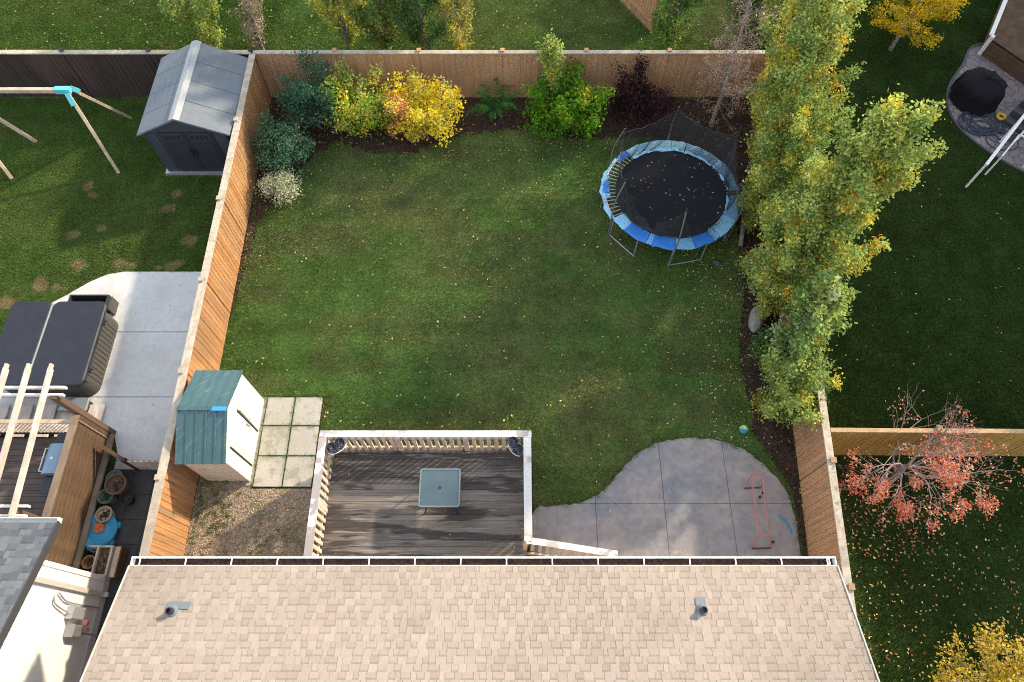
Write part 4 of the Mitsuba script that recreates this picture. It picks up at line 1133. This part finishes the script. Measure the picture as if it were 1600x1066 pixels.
# ------------------------------------------------------------------ swing set
wk = thing('swing_set', 'wooden swing set frame with cyan corner bracket on the left lawn', 'swing set')
part(wk, 'beam', bar((-16.6, 15.70, 2.15), (-13.0, 15.70, 2.15), .12, .12), 'm_swing')
part(wk, 'leg', bar((-13.05, 15.62, 2.12), (-12.32, 14.42, 0), .09, .09), 'm_swing'); part(wk, 'leg', bar((-13.0, 15.78, 2.12), (-12.5, 16.72, 0), .09, .09), 'm_swing')
part(wk, 'leg', bar((-16.3, 15.62, 2.12), (-15.3, 15.7, 0), .09, .09), 'm_swing'); part(wk, 'leg', bar((-16.5, 15.5, 2.12), (-15.6, 14.2, 0), .09, .09), 'm_swing')
part(wk, 'bracket', cat(bar((-13.42, 15.7, 2.155), (-12.97, 15.7, 2.155), .16, .16), bar((-13.06, 15.60, 2.13), (-12.97, 15.42, 1.83), .13, .13), bar((-12.99, 15.8, 2.13), (-12.93, 15.92, 1.92), .13, .13)), 'm_cyan')

# ------------------------------------------------------------------ hot tub, step, box, plank
hk = thing('hot_tub', 'square hot tub with folding black cover on the concrete pad', 'hot tub')
part(hk, 'cabinet', rbox(-13.28, -10.90, 6.86, 9.18, .06, .80, .28), 'm_cabinet', 35)
for i in range(13):
    y = 7.2 + i * .13
    part(hk, 'cabinet_slat', bx(-10.90, -10.885, y, y + .105, .12, .74), 'm_cabinet')
for i in range(13):
    x = -12.95 + i * .14
    part(hk, 'cabinet_slat', bx(x, x + .115, 6.845, 6.86, .12, .74), 'm_cabinet')
part(hk, 'rim', rbox(-13.31, -10.87, 6.83, 9.21, .80, .86, .29), 'm_black', 35)
part(hk, 'cover', rbox(-13.36, -12.265, 6.79, 9.25, .86, .965, .18), 'm_cover', 35)
part(hk, 'cover', rbox(-12.235, -10.82, 6.79, 9.25, .86, .965, .18), 'm_cover', 35)
part(hk, 'cover_fold', bx(-12.268, -12.232, 6.86, 9.18, .87, .968), 'm_galv')
part(hk, 'cover_strap', bar((-10.805, 6.95, .80), (-10.805, 6.95, .95), .04, .01, (1, 0, 0)), 'm_black')
for y_ in (7.3, 8.7):
    part(hk, 'cover_strap', bx(-10.822, -10.812, y_, y_ + .05, .70, .93), 'm_black'); part(hk, 'buckle', bx(-10.868, -10.855, y_ - .01, y_ + .06, .66, .72), 'm_galv')
part(hk, 'cover_handle', tube(smooth_poly([(-10.815, 7.85, .91), (-10.79, 7.9, .90), (-10.79, 8.15, .90), (-10.815, 8.2, .91)], 3, False), .012, 5), 'm_black', True)
bk = thing('storage_bench', 'low black open box behind the hot tub', 'box')
part(bk, 'shell', cat(bx(-12.22, -11.14, 9.36, 9.40, .06, .50), bx(-12.22, -11.14, 9.68, 9.72, .06, .50), bx(-12.22, -12.18, 9.4, 9.68, .06, .50), bx(-11.18, -11.14, 9.4, 9.68, .06, .50), bx(-12.18, -11.18, 9.4, 9.68, .06, .10)), 'm_rubber')
part(bk, 'side', bx(-11.14, -11.08, 9.30, 9.70, .06, .42), 'm_cabinet')
ek = thing('tub_step', 'dark grey step at the front corner of the hot tub', 'step')
part(ek, 'tread', rbox(-11.7, -10.95, 6.35, 6.72, .28, .34, .05), 'm_flash'); part(ek, 'riser', bx(-11.66, -10.99, 6.40, 6.68, .06, .28), 'm_black')
solo('plank', cat(bar((-8.60, 9.9, .32), (-8.62, 8.25, .32), .05, .5, (.35, 0, 1)), bar((-8.66, 8.27, .1), (-8.5, 8.27, .5), .03, .06)), 'm_pergola', 'weathered board leaning against the outside of the orange fence', 'board')

# ------------------------------------------------------------------ neighbour's deck with pergola and privacy wall
nk = thing('deck', 'dark plank deck under the white pergola at the left edge', 'deck')
for i in range(22):
    y = 2.35 + i * .145
    part(nk, 'plank', bx(-15.5, -10.27, y + .004, y + .14, .52, .56 + rs.uniform(0, .004)), 'm_deck_dark')
mat('m_deck_dark', proc(wood_fn((.13, .105, .095), (.085, .068, .062), (.05, .042, .042), 3, 40, 40, 7.7, .6)), .7, .3)
part(nk, 'skirt', bx(-15.5, -10.27, 5.535, 5.56, .06, .55), 'm_dark_wood')
part(nk, 'top_rail', bx(-15.5, -10.3, 5.60, 5.70, 1.46, 1.50), 'm_swing'); part(nk, 'rail', bx(-15.5, -10.3, 5.63, 5.67, .62, .70), 'm_dark_wood')
lt = []
for i in range(46):
    x = -15.4 + i * .094
    lt.append(bar((x, 5.655, .7), (x + .74, 5.655, 1.45), .01, .04, (0, 1, 0))); lt.append(bar((x + .74, 5.667, .7), (x, 5.667, 1.45), .01, .04, (0, 1, 0)))
lat = cat(lt)
part(nk, 'lattice', lat, 'm_pergola', kind='stuff')
for i in range(8): part(nk, 'lower_plank', bx(-15.4 + i * .62, -14.95 + i * .62, 5.72, 6.6, .12, .16), 'm_pergola')
wk = thing('privacy_wall', 'brown horizontal board privacy wall along the side of the dark deck', 'wall')
for i in range(9):
    z = .34 + i * .151
    part(wk, 'board', bx(-10.23 + .004, -10.20, 2.2, 5.66, z, z + .132), 'm_privacy')
part(wk, 'backing', bx(-10.245, -10.23, 2.2, 5.66, .34, 1.69), 'm_dark_wood')
mat('m_privacy', proc(wood_fn((.13, .082, .052), (.09, .057, .037), (.065, .044, .03), 4, 4, 30, 2.2, .5)), .75, .2)
part(wk, 'top_rail', bx(-10.31, -10.15, 2.15, 5.72, 1.70, 1.74), 'm_rail_brown')
part(wk, 'bottom_rail', bx(-10.20, -10.06, 2.1, 5.74, .26, .32), 'm_rail_brown')
for y in (2.15, 5.7): part(wk, 'post', cb(-10.22, y, 0, .10, .10, 1.70), 'm_privacy')
part(wk, 'end_panel', bx(-10.20, -10.17, 5.60, 5.64, .34, 1.66), 'm_rail_brown')
pk = thing('pergola', 'whitewashed timber pergola over the dark deck at the left edge', 'pergola')
for i, (xb, xf) in enumerate(((-10.43, -10.22), (-10.94, -10.74), (-11.44, -11.26), (-11.96, -11.78), (-12.5, -12.3))):
    part(pk, 'rafter', cat(bar((xb, 6.45, 2.75), (xf, 2.80, 2.75), .05, .15), bar((xb - .002, 6.56, 2.765), (xb, 6.45, 2.76), .048, .10)), 'm_pergola')
for y in (6.05, 5.87, 3.38, 3.18):
    part(pk, 'beam', bar((-14.5, y, 2.60), (-10.05, y, 2.60), .045, .10), 'm_white')
part(pk, 'post', cb(-10.26, 5.84, 0, .16, .13, 2.62), 'm_dark_post')
part(pk, 'post', cb(-10.30, 3.28, 0, .10, .10, 2.62), 'm_dark_post')
part(pk, 'post', cb(-13.9, 5.96, 0, .13, .13, 2.62), 'm_privacy')
bk = thing('barbecue', 'blue grey lidded barbecue with black side shelves behind the privacy wall', 'barbecue')
part(bk, 'cabinet', bx(-10.98, -10.48, 4.45, 5.15, .60, 1.10), 'm_black')
lid = []
hp = [(-10.98, 1.12), (-10.98, 1.22), (-10.90, 1.30), (-10.78, 1.34), (-10.6, 1.34), (-10.5, 1.28), (-10.47, 1.12)]
lm = trimesh.creation.extrude_polygon(Polygon(hp), .72, engine='earcut'); lm.vertices = np.c_[lm.vertices[:, 0], 4.44 + lm.vertices[:, 2], lm.vertices[:, 1]]
if lm.volume < 0: lm.invert()
part(bk, 'lid', lm, 'm_bbq', 30)
part(bk, 'handle', tube([(-11.0, 4.52, 1.2), (-11.06, 4.52, 1.2), (-11.06, 5.08, 1.2), (-11.0, 5.08, 1.2)], .014, 6), 'm_white_metal', True)
part(bk, 'side_shelf', bx(-10.95, -10.52, 4.02, 4.42, 1.06, 1.10), 'm_resin'); part(bk, 'side_shelf', bx(-10.95, -10.52, 5.18, 5.5, 1.06, 1.10), 'm_resin')
part(bk, 'badge', lathe([(0, 0), (.03, 0), (.03, .008), (0, .008)], -10.75, 4.8, 1.341, 12), 'm_white_metal')


def pot(label, x, y, r, h, m, z=.055, plant=None, name='plant_pot'):
    k = thing(name, label, 'plant pot')
    part(k, 'bowl', lathe([(0, 0), (r * .72, 0), (r * .95, h * .85), (r * 1.04, h * .86), (r * 1.04, h), (r * .88, h), (r * .84, h * .78), (0, h * .78)], x, y, z, 24), m, 35)
    P = np.c_[x + rs.randn(60) * r * .35, y + rs.randn(60) * r * .35]
    P = P[np.hypot(P[:, 0] - x, P[:, 1] - y) < r * .78]
    mm, cc = lumps(P, z + h * .79, .015, .04, .6, [(.05, .035, .025), (.09, .06, .04)] if plant is None else plant, rs)
    part(k, 'soil', mm, 'm_vc', color=cc)


pot('large brown pot with dry soil at the top of the dark side path', -9.62, 4.42, .25, .42, 'm_dark_post')
pot('pale rimmed stone pot halfway along the privacy wall', -9.78, 3.72, .19, .3, 'm_pot_stone')
pot('green pot beside the large brown pot', -9.82, 4.14, .18, .36, 'm_pot_green', plant=[(.03, .07, .03)])
pot('small black pot in the dark corner at the end of the privacy wall', -9.36, 4.10, .15, .25, 'm_black')
pot('wide grey bowl at the corner of the dark side path', -9.8, 4.62, .2, .22, 'm_flash')
gk = thing('gate', 'low grey slatted gate between the pad and the dark side path', 'gate')
for i in range(8):
    part(gk, 'slat', bx(-9.30 + i * .14, -9.20 + i * .14, 4.88, 4.91, .1, .78), 'm_pergola')
part(gk, 'rail', bx(-9.32, -8.15, 4.912, 4.94, .62, .70), 'm_dark_wood'); part(gk, 'rail', bx(-9.32, -8.15, 4.912, 4.94, .2, .28), 'm_dark_wood')
part(gk, 'post', cb(-9.36, 4.91, .04, .09, .09, .84), 'm_dark_wood')
pk = thing('side_screen', 'short dark wooden screen below the end of the privacy wall', 'screen')
for i in range(5): part(pk, 'board', bar((-10.06, 5.30, .16 + i * .13), (-9.40, 4.93, .16 + i * .13), .025, .12), 'm_dark_wood')
part(pk, 'top_rail', bar((-10.08, 5.31, .82), (-9.38, 4.92, .82), .09, .04), 'm_privacy')
# blue sand basin with orange toy
bk = thing('sand_basin', 'bright blue plastic turtle shaped basin on the dark pavers', 'toy basin')
part(bk, 'shell', lathe([(0, 0), (.36, 0), (.43, .08), (.44, .17), (.40, .21), (.30, .19), (.26, .16), (0, .20)], -9.88, 3.36, .055, 36), 'm_pool_blue', 40)
for a in (20, 100, 160, 250, 320):
    part(bk, 'ridge', rbox(-9.88 + .40 * math.cos(math.radians(a)) - .08, -9.88 + .40 * math.cos(math.radians(a)) + .08, 3.36 + .40 * math.sin(math.radians(a)) - .08, 3.36 + .40 * math.sin(math.radians(a)) + .08, .06, .18, .05), 'm_pool_blue', 35)
tm, _ = lumps(np.c_[-9.86 + rs.randn(14) * .05, 3.42 + rs.randn(14) * .03], .30, .035, .06, .8, [(.5, .2, .1)], rs)
solo('beach_toy', cat(tm, lathe([(0, 0), (.13, 0), (.12, .06), (0, .07)], -9.86, 3.42, .235, 14)), 'm_orange', 'orange toy lying in the bright blue basin', 'toy')
pk = thing('planter_box', 'wooden planter bench with soil trough beside the cream house corner', 'planter box')
part(pk, 'trough', cat(bx(-9.68, -9.64, 2.3, 2.98, .06, .42), bx(-9.36, -9.32, 2.3, 2.98, .06, .42), bx(-9.64, -9.36, 2.3, 2.34, .06, .40), bx(-9.64, -9.36, 2.94, 2.98, .06, .40)), 'm_pergola')
part(pk, 'side_plank', bx(-9.28, -9.16, 2.28, 2.96, .30, .36), 'm_swing'); part(pk, 'side_plank', bx(-9.14, -9.11, 2.3, 2.96, .06, .40), 'm_privacy'); part(pk, 'end_plank', bx(-9.95, -9.70, 2.96, 3.0, .26, .32), 'm_pergola')
m, c = lumps(scatter(sbox(-9.63, 2.35, -9.37, 2.93), 260, rs), .34, .015, .035, .6, [(.12, .09, .05), (.2, .15, .09), (.07, .05, .03)], rs)
part(pk, 'soil', m, 'm_vc', color=c)
pot('terracotta pot between the planter box and the wooden wall', -9.86, 2.62, .15, .26, 'm_terracotta')
pot('small grey pot above the terracotta pot', -9.84, 2.95, .10, .2, 'm_flash')
pot('pale green glazed pot at the foot of the house corner', -9.84, 2.26, .16, .3, 'm_pot_green')

# ------------------------------------------------------------------ trees and bushes
PG = 'row of columnar aspens along the fence'
WA = (4, 4.2, 2.2, .8)
PAL = [GREEN, YGREEN, YELLOW, ORANGE]
poplar('aspen_tree', 'lowest green aspen nearest the stamped patio fence', 6.78, 6.5, 2.9, .74, PAL, (6, 4, .5, .05), 13000, 21, z0=.1, dens=1.6)
poplar('aspen_tree', 'small aspen with silvery pale leaves overhanging the right fence', 6.95, 7.7, 4.4, .55, [GREEN, (.36, .44, .28), YGREEN], (5, 1.5, 2.5), 7500, 22, z0=.2, size=.055)
poplar('aspen_tree', 'tallest aspen leaning furthest right with yellowing edge', 6.95, 9.15, 8.0, .98, PAL, (4.6, 4.4, 1.5, .15), 46000, 23, dens=1.5)
poplar('aspen_tree', 'dense green aspen below the gap of the forked crown', 6.95, 10.05, 5.2, .9, PAL, (6, 3.6, .9, .1), 28000, 24, dens=1.4)
poplar('aspen_tree', 'aspen with orange sprigs on its right side beside the trampoline', 7.1, 12.2, 5.0, .85, PAL, (5, 4, 1.2, .4), 26000, 25, dens=1.4)
poplar('aspen_tree', 'yellow tipped aspen in the middle of the left crown', 7.25, 13.3, 6.4, .85, PAL, (4.4, 4.4, 1.6, .35), 28000, 26, dens=1.4)
poplar('aspen_tree', 'aspen with gold leaves near the back corner of the fence', 7.4, 14.5, 7.2, .85, PAL, (3.8, 4.4, 2, .7), 28000, 27, dens=1.4)
poplar('aspen_tree', 'rearmost aspen in the fence corner with mixed green and orange leaves', 7.75, 15.5, 7.0, .6, PAL, (3.2, 4, 2.6, 2.0), 9000, 28)
poplar('aspen_sapling', 'slim young aspen rising above the lime green bush', 1.2, 16.75, 3.1, .34, [GREEN, YGREEN, YELLOW], (4, 4, 1.2), 3600, 31, z0=.3, catg='sapling')
# trees beyond the back fence
poplar('aspen_tree', 'leafy yellow green tree behind the resin shed', -10.3, 20.0, 4.8, .95, [GREEN, YGREEN, (.30, .33, .06)], (4, 4, 1.5), 18000, 41, z0=.12)
poplar('aspen_tree', 'pale dried leaf tree right of the resin shed ridge', -8.6, 19.8, 4.6, .65, [(.42, .34, .25), (.30, .23, .17), (.25, .25, .10)], (4, 2, .6), 4200, 42, z0=.15)
poplar('aspen_tree', 'yellow leaved tree with grey trunk behind the back fence left half', -5.6, 19.6, 5.2, 1.0, [YGREEN, YELLOW, DGREEN], (3, 3, 2.5), 17000, 43, z0=.14)
poplar('aspen_tree', 'green and yellow tree next to the dark green one beyond the back fence', -4.3, 19.6, 5.2, .95, [GREEN, YGREEN, YELLOW, DGREEN], (4, 2.4, 1.3, 3), 20000, 44, z0=.12)
poplar('aspen_tree', 'dense dark green tree beyond the middle of the back fence', -3.0, 19.6, 5.4, 1.2, [DGREEN, GREEN, YGREEN], (5, 2.5, .5), 28000, 45, z0=.1)
poplar('aspen_tree', 'thin tree with pale twin trunk and sparse yellow leaves beyond the back fence', -1.75, 19.6, 5.2, .85, [YGREEN, (.34, .28, .10), YELLOW], (3, 3, 1), 9000, 46, z0=.1)
poplar('aspen_tree', 'full green tree beyond the back fence right of its gap', 5.5, 19.9, 5.2, 1.05, [GREEN, LIME, DGREEN, YGREEN], (4, 1.6, 2, 1.2), 23000, 47, z0=.1)
poplar('aspen_tree', 'olive yellow tree beyond the back corner', 9.1, 20.8, 4.4, .9, [GREEN, YGREEN, (.36, .32, .05)], (3, 3, 1.6), 13000, 48, z0=.1)
# bare birch with pale twigs in the corner
rg = np.random.RandomState(51)
bk = thing('bare_birch', 'leafless pale trunked birch with pinkish twigs in the back right corner', 'tree')
t = np.linspace(0, 1, 9)
tr = np.c_[6.5 + .05 * np.sin(t * 4), 16.45 + .25 * t, t * 4.6]
part(bk, 'trunk', tube(tr, .062 * (1 - .75 * t) + .01, 8), 'm_twig_grey', True)
out, tips = [], []
for i in range(46):
    f = rg.uniform(.16, .95); b = np.array([np.interp(f, t, tr[:, j]) for j in range(3)]); a = rg.rand() * 2 * np.pi
    branching(b, (math.cos(a), math.sin(a), .25), rg.uniform(.35, .65) * (1.15 - .5 * f), .011, 2, rg, out, tips, .6, 3, .0)
part(bk, 'branches', cat(out), 'm_twig', True, kind='stuff')
P = np.array([tp[0] for tp in tips])[rg.randint(len(tips), size=3200)] + rg.randn(3200, 3) * .06
m, c = merge_leaf([leaf_quads(P, .022, pick([(.42, .31, .27), (.33, .23, .19), (.25, .21, .12)], [3, 3, 1], 3200, rg), rg)])
part(bk, 'dry_leaves', m, 'm_leaf', color=c, kind='stuff')


def twiggy(name, label, x, y, h, R, seed, n, col, nl, catg='shrub', m='m_twig'):
    rg = np.random.RandomState(seed); k = thing(name, label, catg); out, tips = [], []
    for i in range(n):
        a = rg.rand() * 2 * np.pi; s = rg.uniform(.1, 1)
        branching((x + .08 * math.cos(a), y + .08 * math.sin(a), 0), (math.cos(a) * s * R / h, math.sin(a) * s * R / h, .9), h * .5, .013, 3, rg, out, tips, .42, 2, .05)
    part(k, 'branches', cat(out), m, True, kind='stuff')
    P = np.array([tp[0] for tp in tips])[rg.randint(len(tips), size=nl)] + rg.randn(nl, 3) * .05
    mm, c = merge_leaf([leaf_quads(P, .022, pick(col, [1] * len(col), nl, rg), rg)])
    part(k, 'leaves', mm, 'm_leaf', color=c, kind='stuff')


twiggy('dry_bush', 'grey brown twiggy bush behind the back fence corner', 7.3, 19.2, 2.2, 1.1, 52, 12, [(.30, .24, .2), (.22, .2, .12), (.15, .17, .07)], 2600)
twiggy('dry_bush', 'pale reddish twiggy bush against the fence right of the birch trunk', 7.0, 17.0, 1.9, .7, 53, 12, [(.36, .26, .22), (.28, .2, .16)], 1600)
twiggy('dry_bush', 'small bare grey bush on the lawn beside the tall forked aspens', 10.7, 14.4, .6, .35, 54, 8, [(.33, .26, .2)], 200)
# shrubs of the back bed
BLUE = [(.068, .150, .088), (.115, .215, .13), (.045, .105, .066)]
shrub('blue_green_shrub', 'large dark blue green shrub at the left end of the back bed', -6.15, 16.35, 1.9, 1.0, BLUE, (3, 2, 2), 8500, 61, .038, .5, spikes=8)
shrub('blue_green_shrub', 'lower blue green shrub against the orange fence', -7.0, 14.75, 1.35, .85, BLUE, (2, 3, 1), 6000, 62, .036, .5, spikes=6)
shrub('variegated_shrub', 'small cream and green variegated shrub beside the orange fence', -7.05, 13.55, .75, .55, [(.55, .55, .40), (.40, .46, .30), (.20, .26, .10)], (3, 2, 1), 3000, 63, .034, .5)
shrub('autumn_shrub', 'green shrub turning yellow left of the bright yellow one', -4.75, 16.2, 1.55, 1.1, [LIME, YGREEN, (.55, .48, .04), GREEN], (3, 4, 2.2, 1.0), 7000, 64, .048, .5, .42, spikes=16, Ry=.85)
shrub('autumn_shrub', 'bright yellow autumn shrub with a pink tinged patch', -2.75, 15.95, 1.6, 1.1, [(.70, .54, .03), (.78, .60, .06), (.64, .40, .03), YGREEN], (5, 4, 1.0, 2.2), 7000, 65, .05, .5, .42, spikes=20, Ry=.95, patch=(-3.65, 15.7, .44, (.62, .30, .16)))
shrub('lime_bush', 'bright lime green bushy shrub below the slim aspen', 1.65, 16.3, 1.5, 1.25, [(.10, .27, .02), (.16, .33, .025), (.07, .18, .02), (.36, .30, .03)], (4, 3, 2, .5), 9500, 66, .05, .45, .2, spikes=22, Ry=1.0)
shrub('purple_shrub', 'dark purple leaved shrub behind the trampoline', 4.05, 16.65, 1.35, .95, [(.030, .014, .022), (.045, .020, .028), (.022, .016, .018)], (3, 2, 2), 5000, 67, .036, .5, spikes=9)
# fern like sumac
rg = np.random.RandomState(70)
fk = thing('fern_bush', 'low fern leaved green plant with arching fronds in the back bed', 'fern')
part(fk, 'stem', lathe([(0, 0), (.04, 0), (.03, .3), (0, .32)], -.55, 16.7, 0, 8), 'm_twig')
for i in range(17):
    a = i / 17 * 2 * np.pi + rg.rand() * .3; L = rg.uniform(.65, 1.0); zt = rg.uniform(.5, 1.15)
    q = np.linspace(0, 1, 18)
    pts = np.c_[-.55 + np.cos(a) * L * q, 16.7 + np.sin(a) * L * q, .25 + zt * np.sin(q * 2.2) * .75]
    V, F, C = [], [], []
    for j in range(1, 18):
        for s in (-1, 1):
            t = pts[j] - pts[j - 1]; t /= np.linalg.norm(t); sd = np.cross(t, (0, 0, 1)); sd /= np.linalg.norm(sd)
            ll = .17 * math.sin(q[j] * 2.7 + .35) + .02
            o = len(V); tip = pts[j] + s * sd * ll + t * ll * .35 - np.array([0, 0, .04])
            V += [pts[j] - t * .02, pts[j] + t * .022, tip]; F += [(o, o + 1, o + 2)]
            cc = np.array((.05, .15, .03)) * rg.uniform(.7, 1.5); C += [cc] * 3
    part(fk, 'frond', trimesh.Trimesh(V, F, process=False), 'm_leaf', color=np.array(C))
# low plants in the right bed
shrub('bed_plant', 'small yellow green plant in the mulch bed under the lowest aspen', 6.55, 6.55, .7, .3, [YGREEN, (.30, .28, .04)], (2, 1), 900, 71, .036, .5)
shrub('bed_plant', 'small shaded green shrub between boulder and lowest aspen', 6.75, 7.9, 1.4, .45, [GREEN, DGREEN], (2, 2), 2600, 72, .04, .5)
shrub('bed_plant', 'orange tinted low plant at the left foot of the aspens', 6.75, 10.7, 1.0, .28, [(.5, .22, .06), YGREEN], (1, 2), 900, 73, .036, .5)
st = trimesh.creation.icosphere(3, 1.0); v = st.vertices
st.vertices = v * (1 + .35 * (meshkit.fbm(v * 1.4 + 3, 3)[:, None] - .5)) * (.20, .42, .22)
st.apply_transform(trimesh.transformations.rotation_matrix(-.35, (0, 0, 1))); st.apply_translation((6.78, 9.15, .14))
solo('boulder', st, 'm_stone', 'pale grey boulder in the mulch bed under the aspens', 'boulder', True)
# log edging leaning by the trampoline
solo('grey_log', tube([(6.72, 11.6, .08), (6.85, 12.3, .3), (6.95, 12.9, .75)], [.07, .065, .05], 9), 'm_bark', 'grey log leaning beside the trampoline', 'log', True)
solo('lawn_stake', tube([(9.82, 10.9, .02), (10.1, 11.4, .5)], .03, 7), 'm_twig_grey', 'short pale stake standing in the shaded right lawn', 'stake', True)

# red tree
rg = np.random.RandomState(81)
rk = thing('red_tree', 'half bare tree with coral red leaves in front of the yellowish cross fence', 'tree')
out, tips, trunk = [], [], []
trunk.append(tube([(9.27, 4.50, 0), (9.26, 4.55, .5), (9.22, 4.60, 1.0), (9.20, 4.65, 1.25)], [.085, .075, .065, .05], 8))
dirs = [(-.5, .55, .8), (.05, .95, 1.0), (.9, .45, .75), (.55, -.6, .7), (-.45, -.55, .8), (.15, .1, 1.2), (1.1, .05, .5), (-.8, .1, .7), (.25, -.9, .55), (.7, .8, .8), (.95, -.35, .6)]
lt = []
for i, d in enumerate(dirs):
    d = np.array(d, float); d /= np.linalg.norm(d); o0 = len(out); t0 = len(tips)
    branching((9.22, 4.61, .75 + .06 * i), d, rg.uniform(.66, .92), .026, 4, rg, out, tips, .50, 2, .05)
part(rk, 'trunk', cat(trunk), 'm_twig_grey', True)
part(rk, 'branches', cat(out), 'm_twig_pink', True, kind='stuff')
TP = np.array([tp[0] for tp in tips])
pr_ = np.clip(1.1 - .55 * (TP[:, 1] - 3.85), .10, 1.4) * np.where(TP[:, 0] < 10.4, 1, .45)
cl = np.array([meshkit.noise(q * 1.7 + 5) for q in TP]); pr_ *= np.where(cl > .52, 1.5, .16)
idx = rg.choice(len(TP), 4000, p=pr_ / pr_.sum())
P = TP[idx] + rg.randn(4000, 3) * .06
col = pick([(.66, .19, .11), (.60, .28, .22), (.62, .14, .07), (.56, .40, .28)], [3, 3, 2, 2], 4000, rg)
m, c = merge_leaf([leaf_quads(P, .030, col, rg)])
part(rk, 'leaves', m, 'm_leaf', color=c)


def yellow_tree(name, label, x, y, h, R, seed, n, pal, w, nb=26):
    rg = np.random.RandomState(seed); k = thing(name, label, 'tree'); t = np.linspace(0, 1, 7)
    part(k, 'trunk', tube(np.c_[x + 0 * t, y + 0 * t, t * h], .07 * (1 - .85 * t) + .008, 8), 'm_bark', True)
    out, C = [], []
    for i in range(nb):
        f = .15 + .8 * i / nb; a = i * 2.4 + rg.rand(); L = R * (1.05 - .75 * f) * rg.uniform(.75, 1.15)
        b = np.array([x, y, f * h]); e = b + np.array([math.cos(a) * L, math.sin(a) * L, L * .45])
        out.append(tube([b, (b + e) / 2 + (0, 0, .05), e], [.016, .011, .004], 5, False))
        for q in np.linspace(.2, 1.02, 12): C.append(b * (1 - q) + e * q + rg.randn(3) * .05)
        for s in (-1, 1):
            mdl = b * .45 + e * .55; sd = np.cross(e - b, (0, 0, 1)); sd /= np.linalg.norm(sd); e2 = mdl + (e - b) * .3 + s * sd * L * .32
            out.append(tube([mdl, e2], [.008, .003], 4, False))
            for q in np.linspace(.2, 1.02, 6): C.append(mdl * (1 - q) + e2 * q)
    part(k, 'limbs', cat(out), 'm_bark', True, kind='stuff')
    C = np.array(C); cc = pick(pal, w, len(C), rg) * rg.uniform(.8, 1.2, (len(C), 1)); idx = rg.randint(len(C), size=n)
    P = C[idx] + rg.randn(n, 3) * .07
    m, c = merge_leaf([leaf_quads(P, .034, cc[idx], rg)])
    part(k, 'crown', m, 'm_leaf', color=c)


YP = [(.62, .44, .04), (.56, .42, .10), (.38, .34, .05), (.68, .50, .12)]
yellow_tree('yellow_tree', 'yellow autumn tree in the lower right corner', 9.75, .1, 3.3, 1.25, 91, 8500, YP, (3, 2, 1.4, 2))
yellow_tree('yellow_tree', 'golden yellow tree at the top right behind the aspens', 13.2, 19.9, 4.0, 1.65, 92, 20000, [(.66, .46, .02), (.60, .44, .04), (.40, .36, .03)], (4, 3, 1.5), 34)

# ------------------------------------------------------------------ fallen leaves on lawns and bed
rg = np.random.RandomState(99)
def litter(poly, n, size, pal, w, z=.028):
    P = scatter(poly, n, rg); P = np.c_[P, np.full(len(P), z) + rg.rand(len(P)) * .012]
    return leaf_quads(P, size, pick(pal, w, len(P), rg), rg, up=2.0)
LP = [(.50, .42, .14), (.45, .33, .12), (.36, .22, .09), (.60, .52, .25), (.30, .12, .06)]
lawn = yard.difference(blocked)
ms = [litter(lawn, 620, .030, LP, (4, 3, 1.5, 2, .3), .035), litter(lawn.intersection(sbox(5.0, 5.5, 7, 13)), 330, .028, LP, (4, 3, 2, 1, .5), .035), litter(lawn.intersection(sbox(-4.5, 13.5, 7, 17)), 200, .026, LP, (3, 3, 2, 2, .3), .035),
      litter(bed, 1500, .026, LP, (2.4, 3, 3, .7, 1.2), .025)]
m, c = merge_leaf(ms); solo('fallen_leaves', m, 'm_vc', 'yellow and brown fallen leaves over the lawn and mulch bed', 'leaves', color=c, kind='stuff')
ms = [litter(Polygon([(7.2, -1.5), (7.3, 5.1), (11, 5.1), (13.5, 4.5), (11.5, -1.5)]), 900, .032, LP, (1.2, 3, 4, .6, 2.4), .035), litter(sbox(7.6, 2.8, 10.4, 5.1), 420, .034, [(.24, .08, .05), (.32, .14, .08), (.40, .26, .14)], (2, 2, 1), .035), litter(Polygon([(7.5, 5.5), (8.5, 18), (16, 18), (14, 5.5)]).difference(blocked), 140, .026, LP, (3, 3, 1, 2, .3), .035)]
m, c = merge_leaf(ms); solo('fallen_leaves', m, 'm_vc', 'reddish and tan fallen leaves on the shaded lawn right of the fence', 'leaves', color=c, kind='stuff')
m, c = merge_leaf([litter(sbox(-18, 17.9, 9, 23).difference(blocked), 900, .03, LP, (4, 3, 2, 2, .4), .035)])
solo('fallen_leaves', m, 'm_vc', 'pale fallen leaves on the grass beyond the back fence', 'leaves', color=c, kind='stuff')

LQ = [(.50, .42, .2), (.42, .30, .14), (.60, .54, .35)]
m, c = merge_leaf([litter(sbox(-4.2, 1.9, .2, 5.1), 26, .024, LQ, (2, 2, 1), .757), litter(patio.buffer(-.1), 46, .024, LQ, (2, 3, 1), .05), litter(pad.buffer(-.1), 30, .024, LQ, (2, 3, 1), .07), litter(pavers.buffer(-.05), 12, .022, LQ, (2, 3, 1), .05)])
solo('fallen_leaves', m, 'm_vc', 'few small leaves blown onto the deck boards and paving', 'leaves', color=c, kind='stuff')
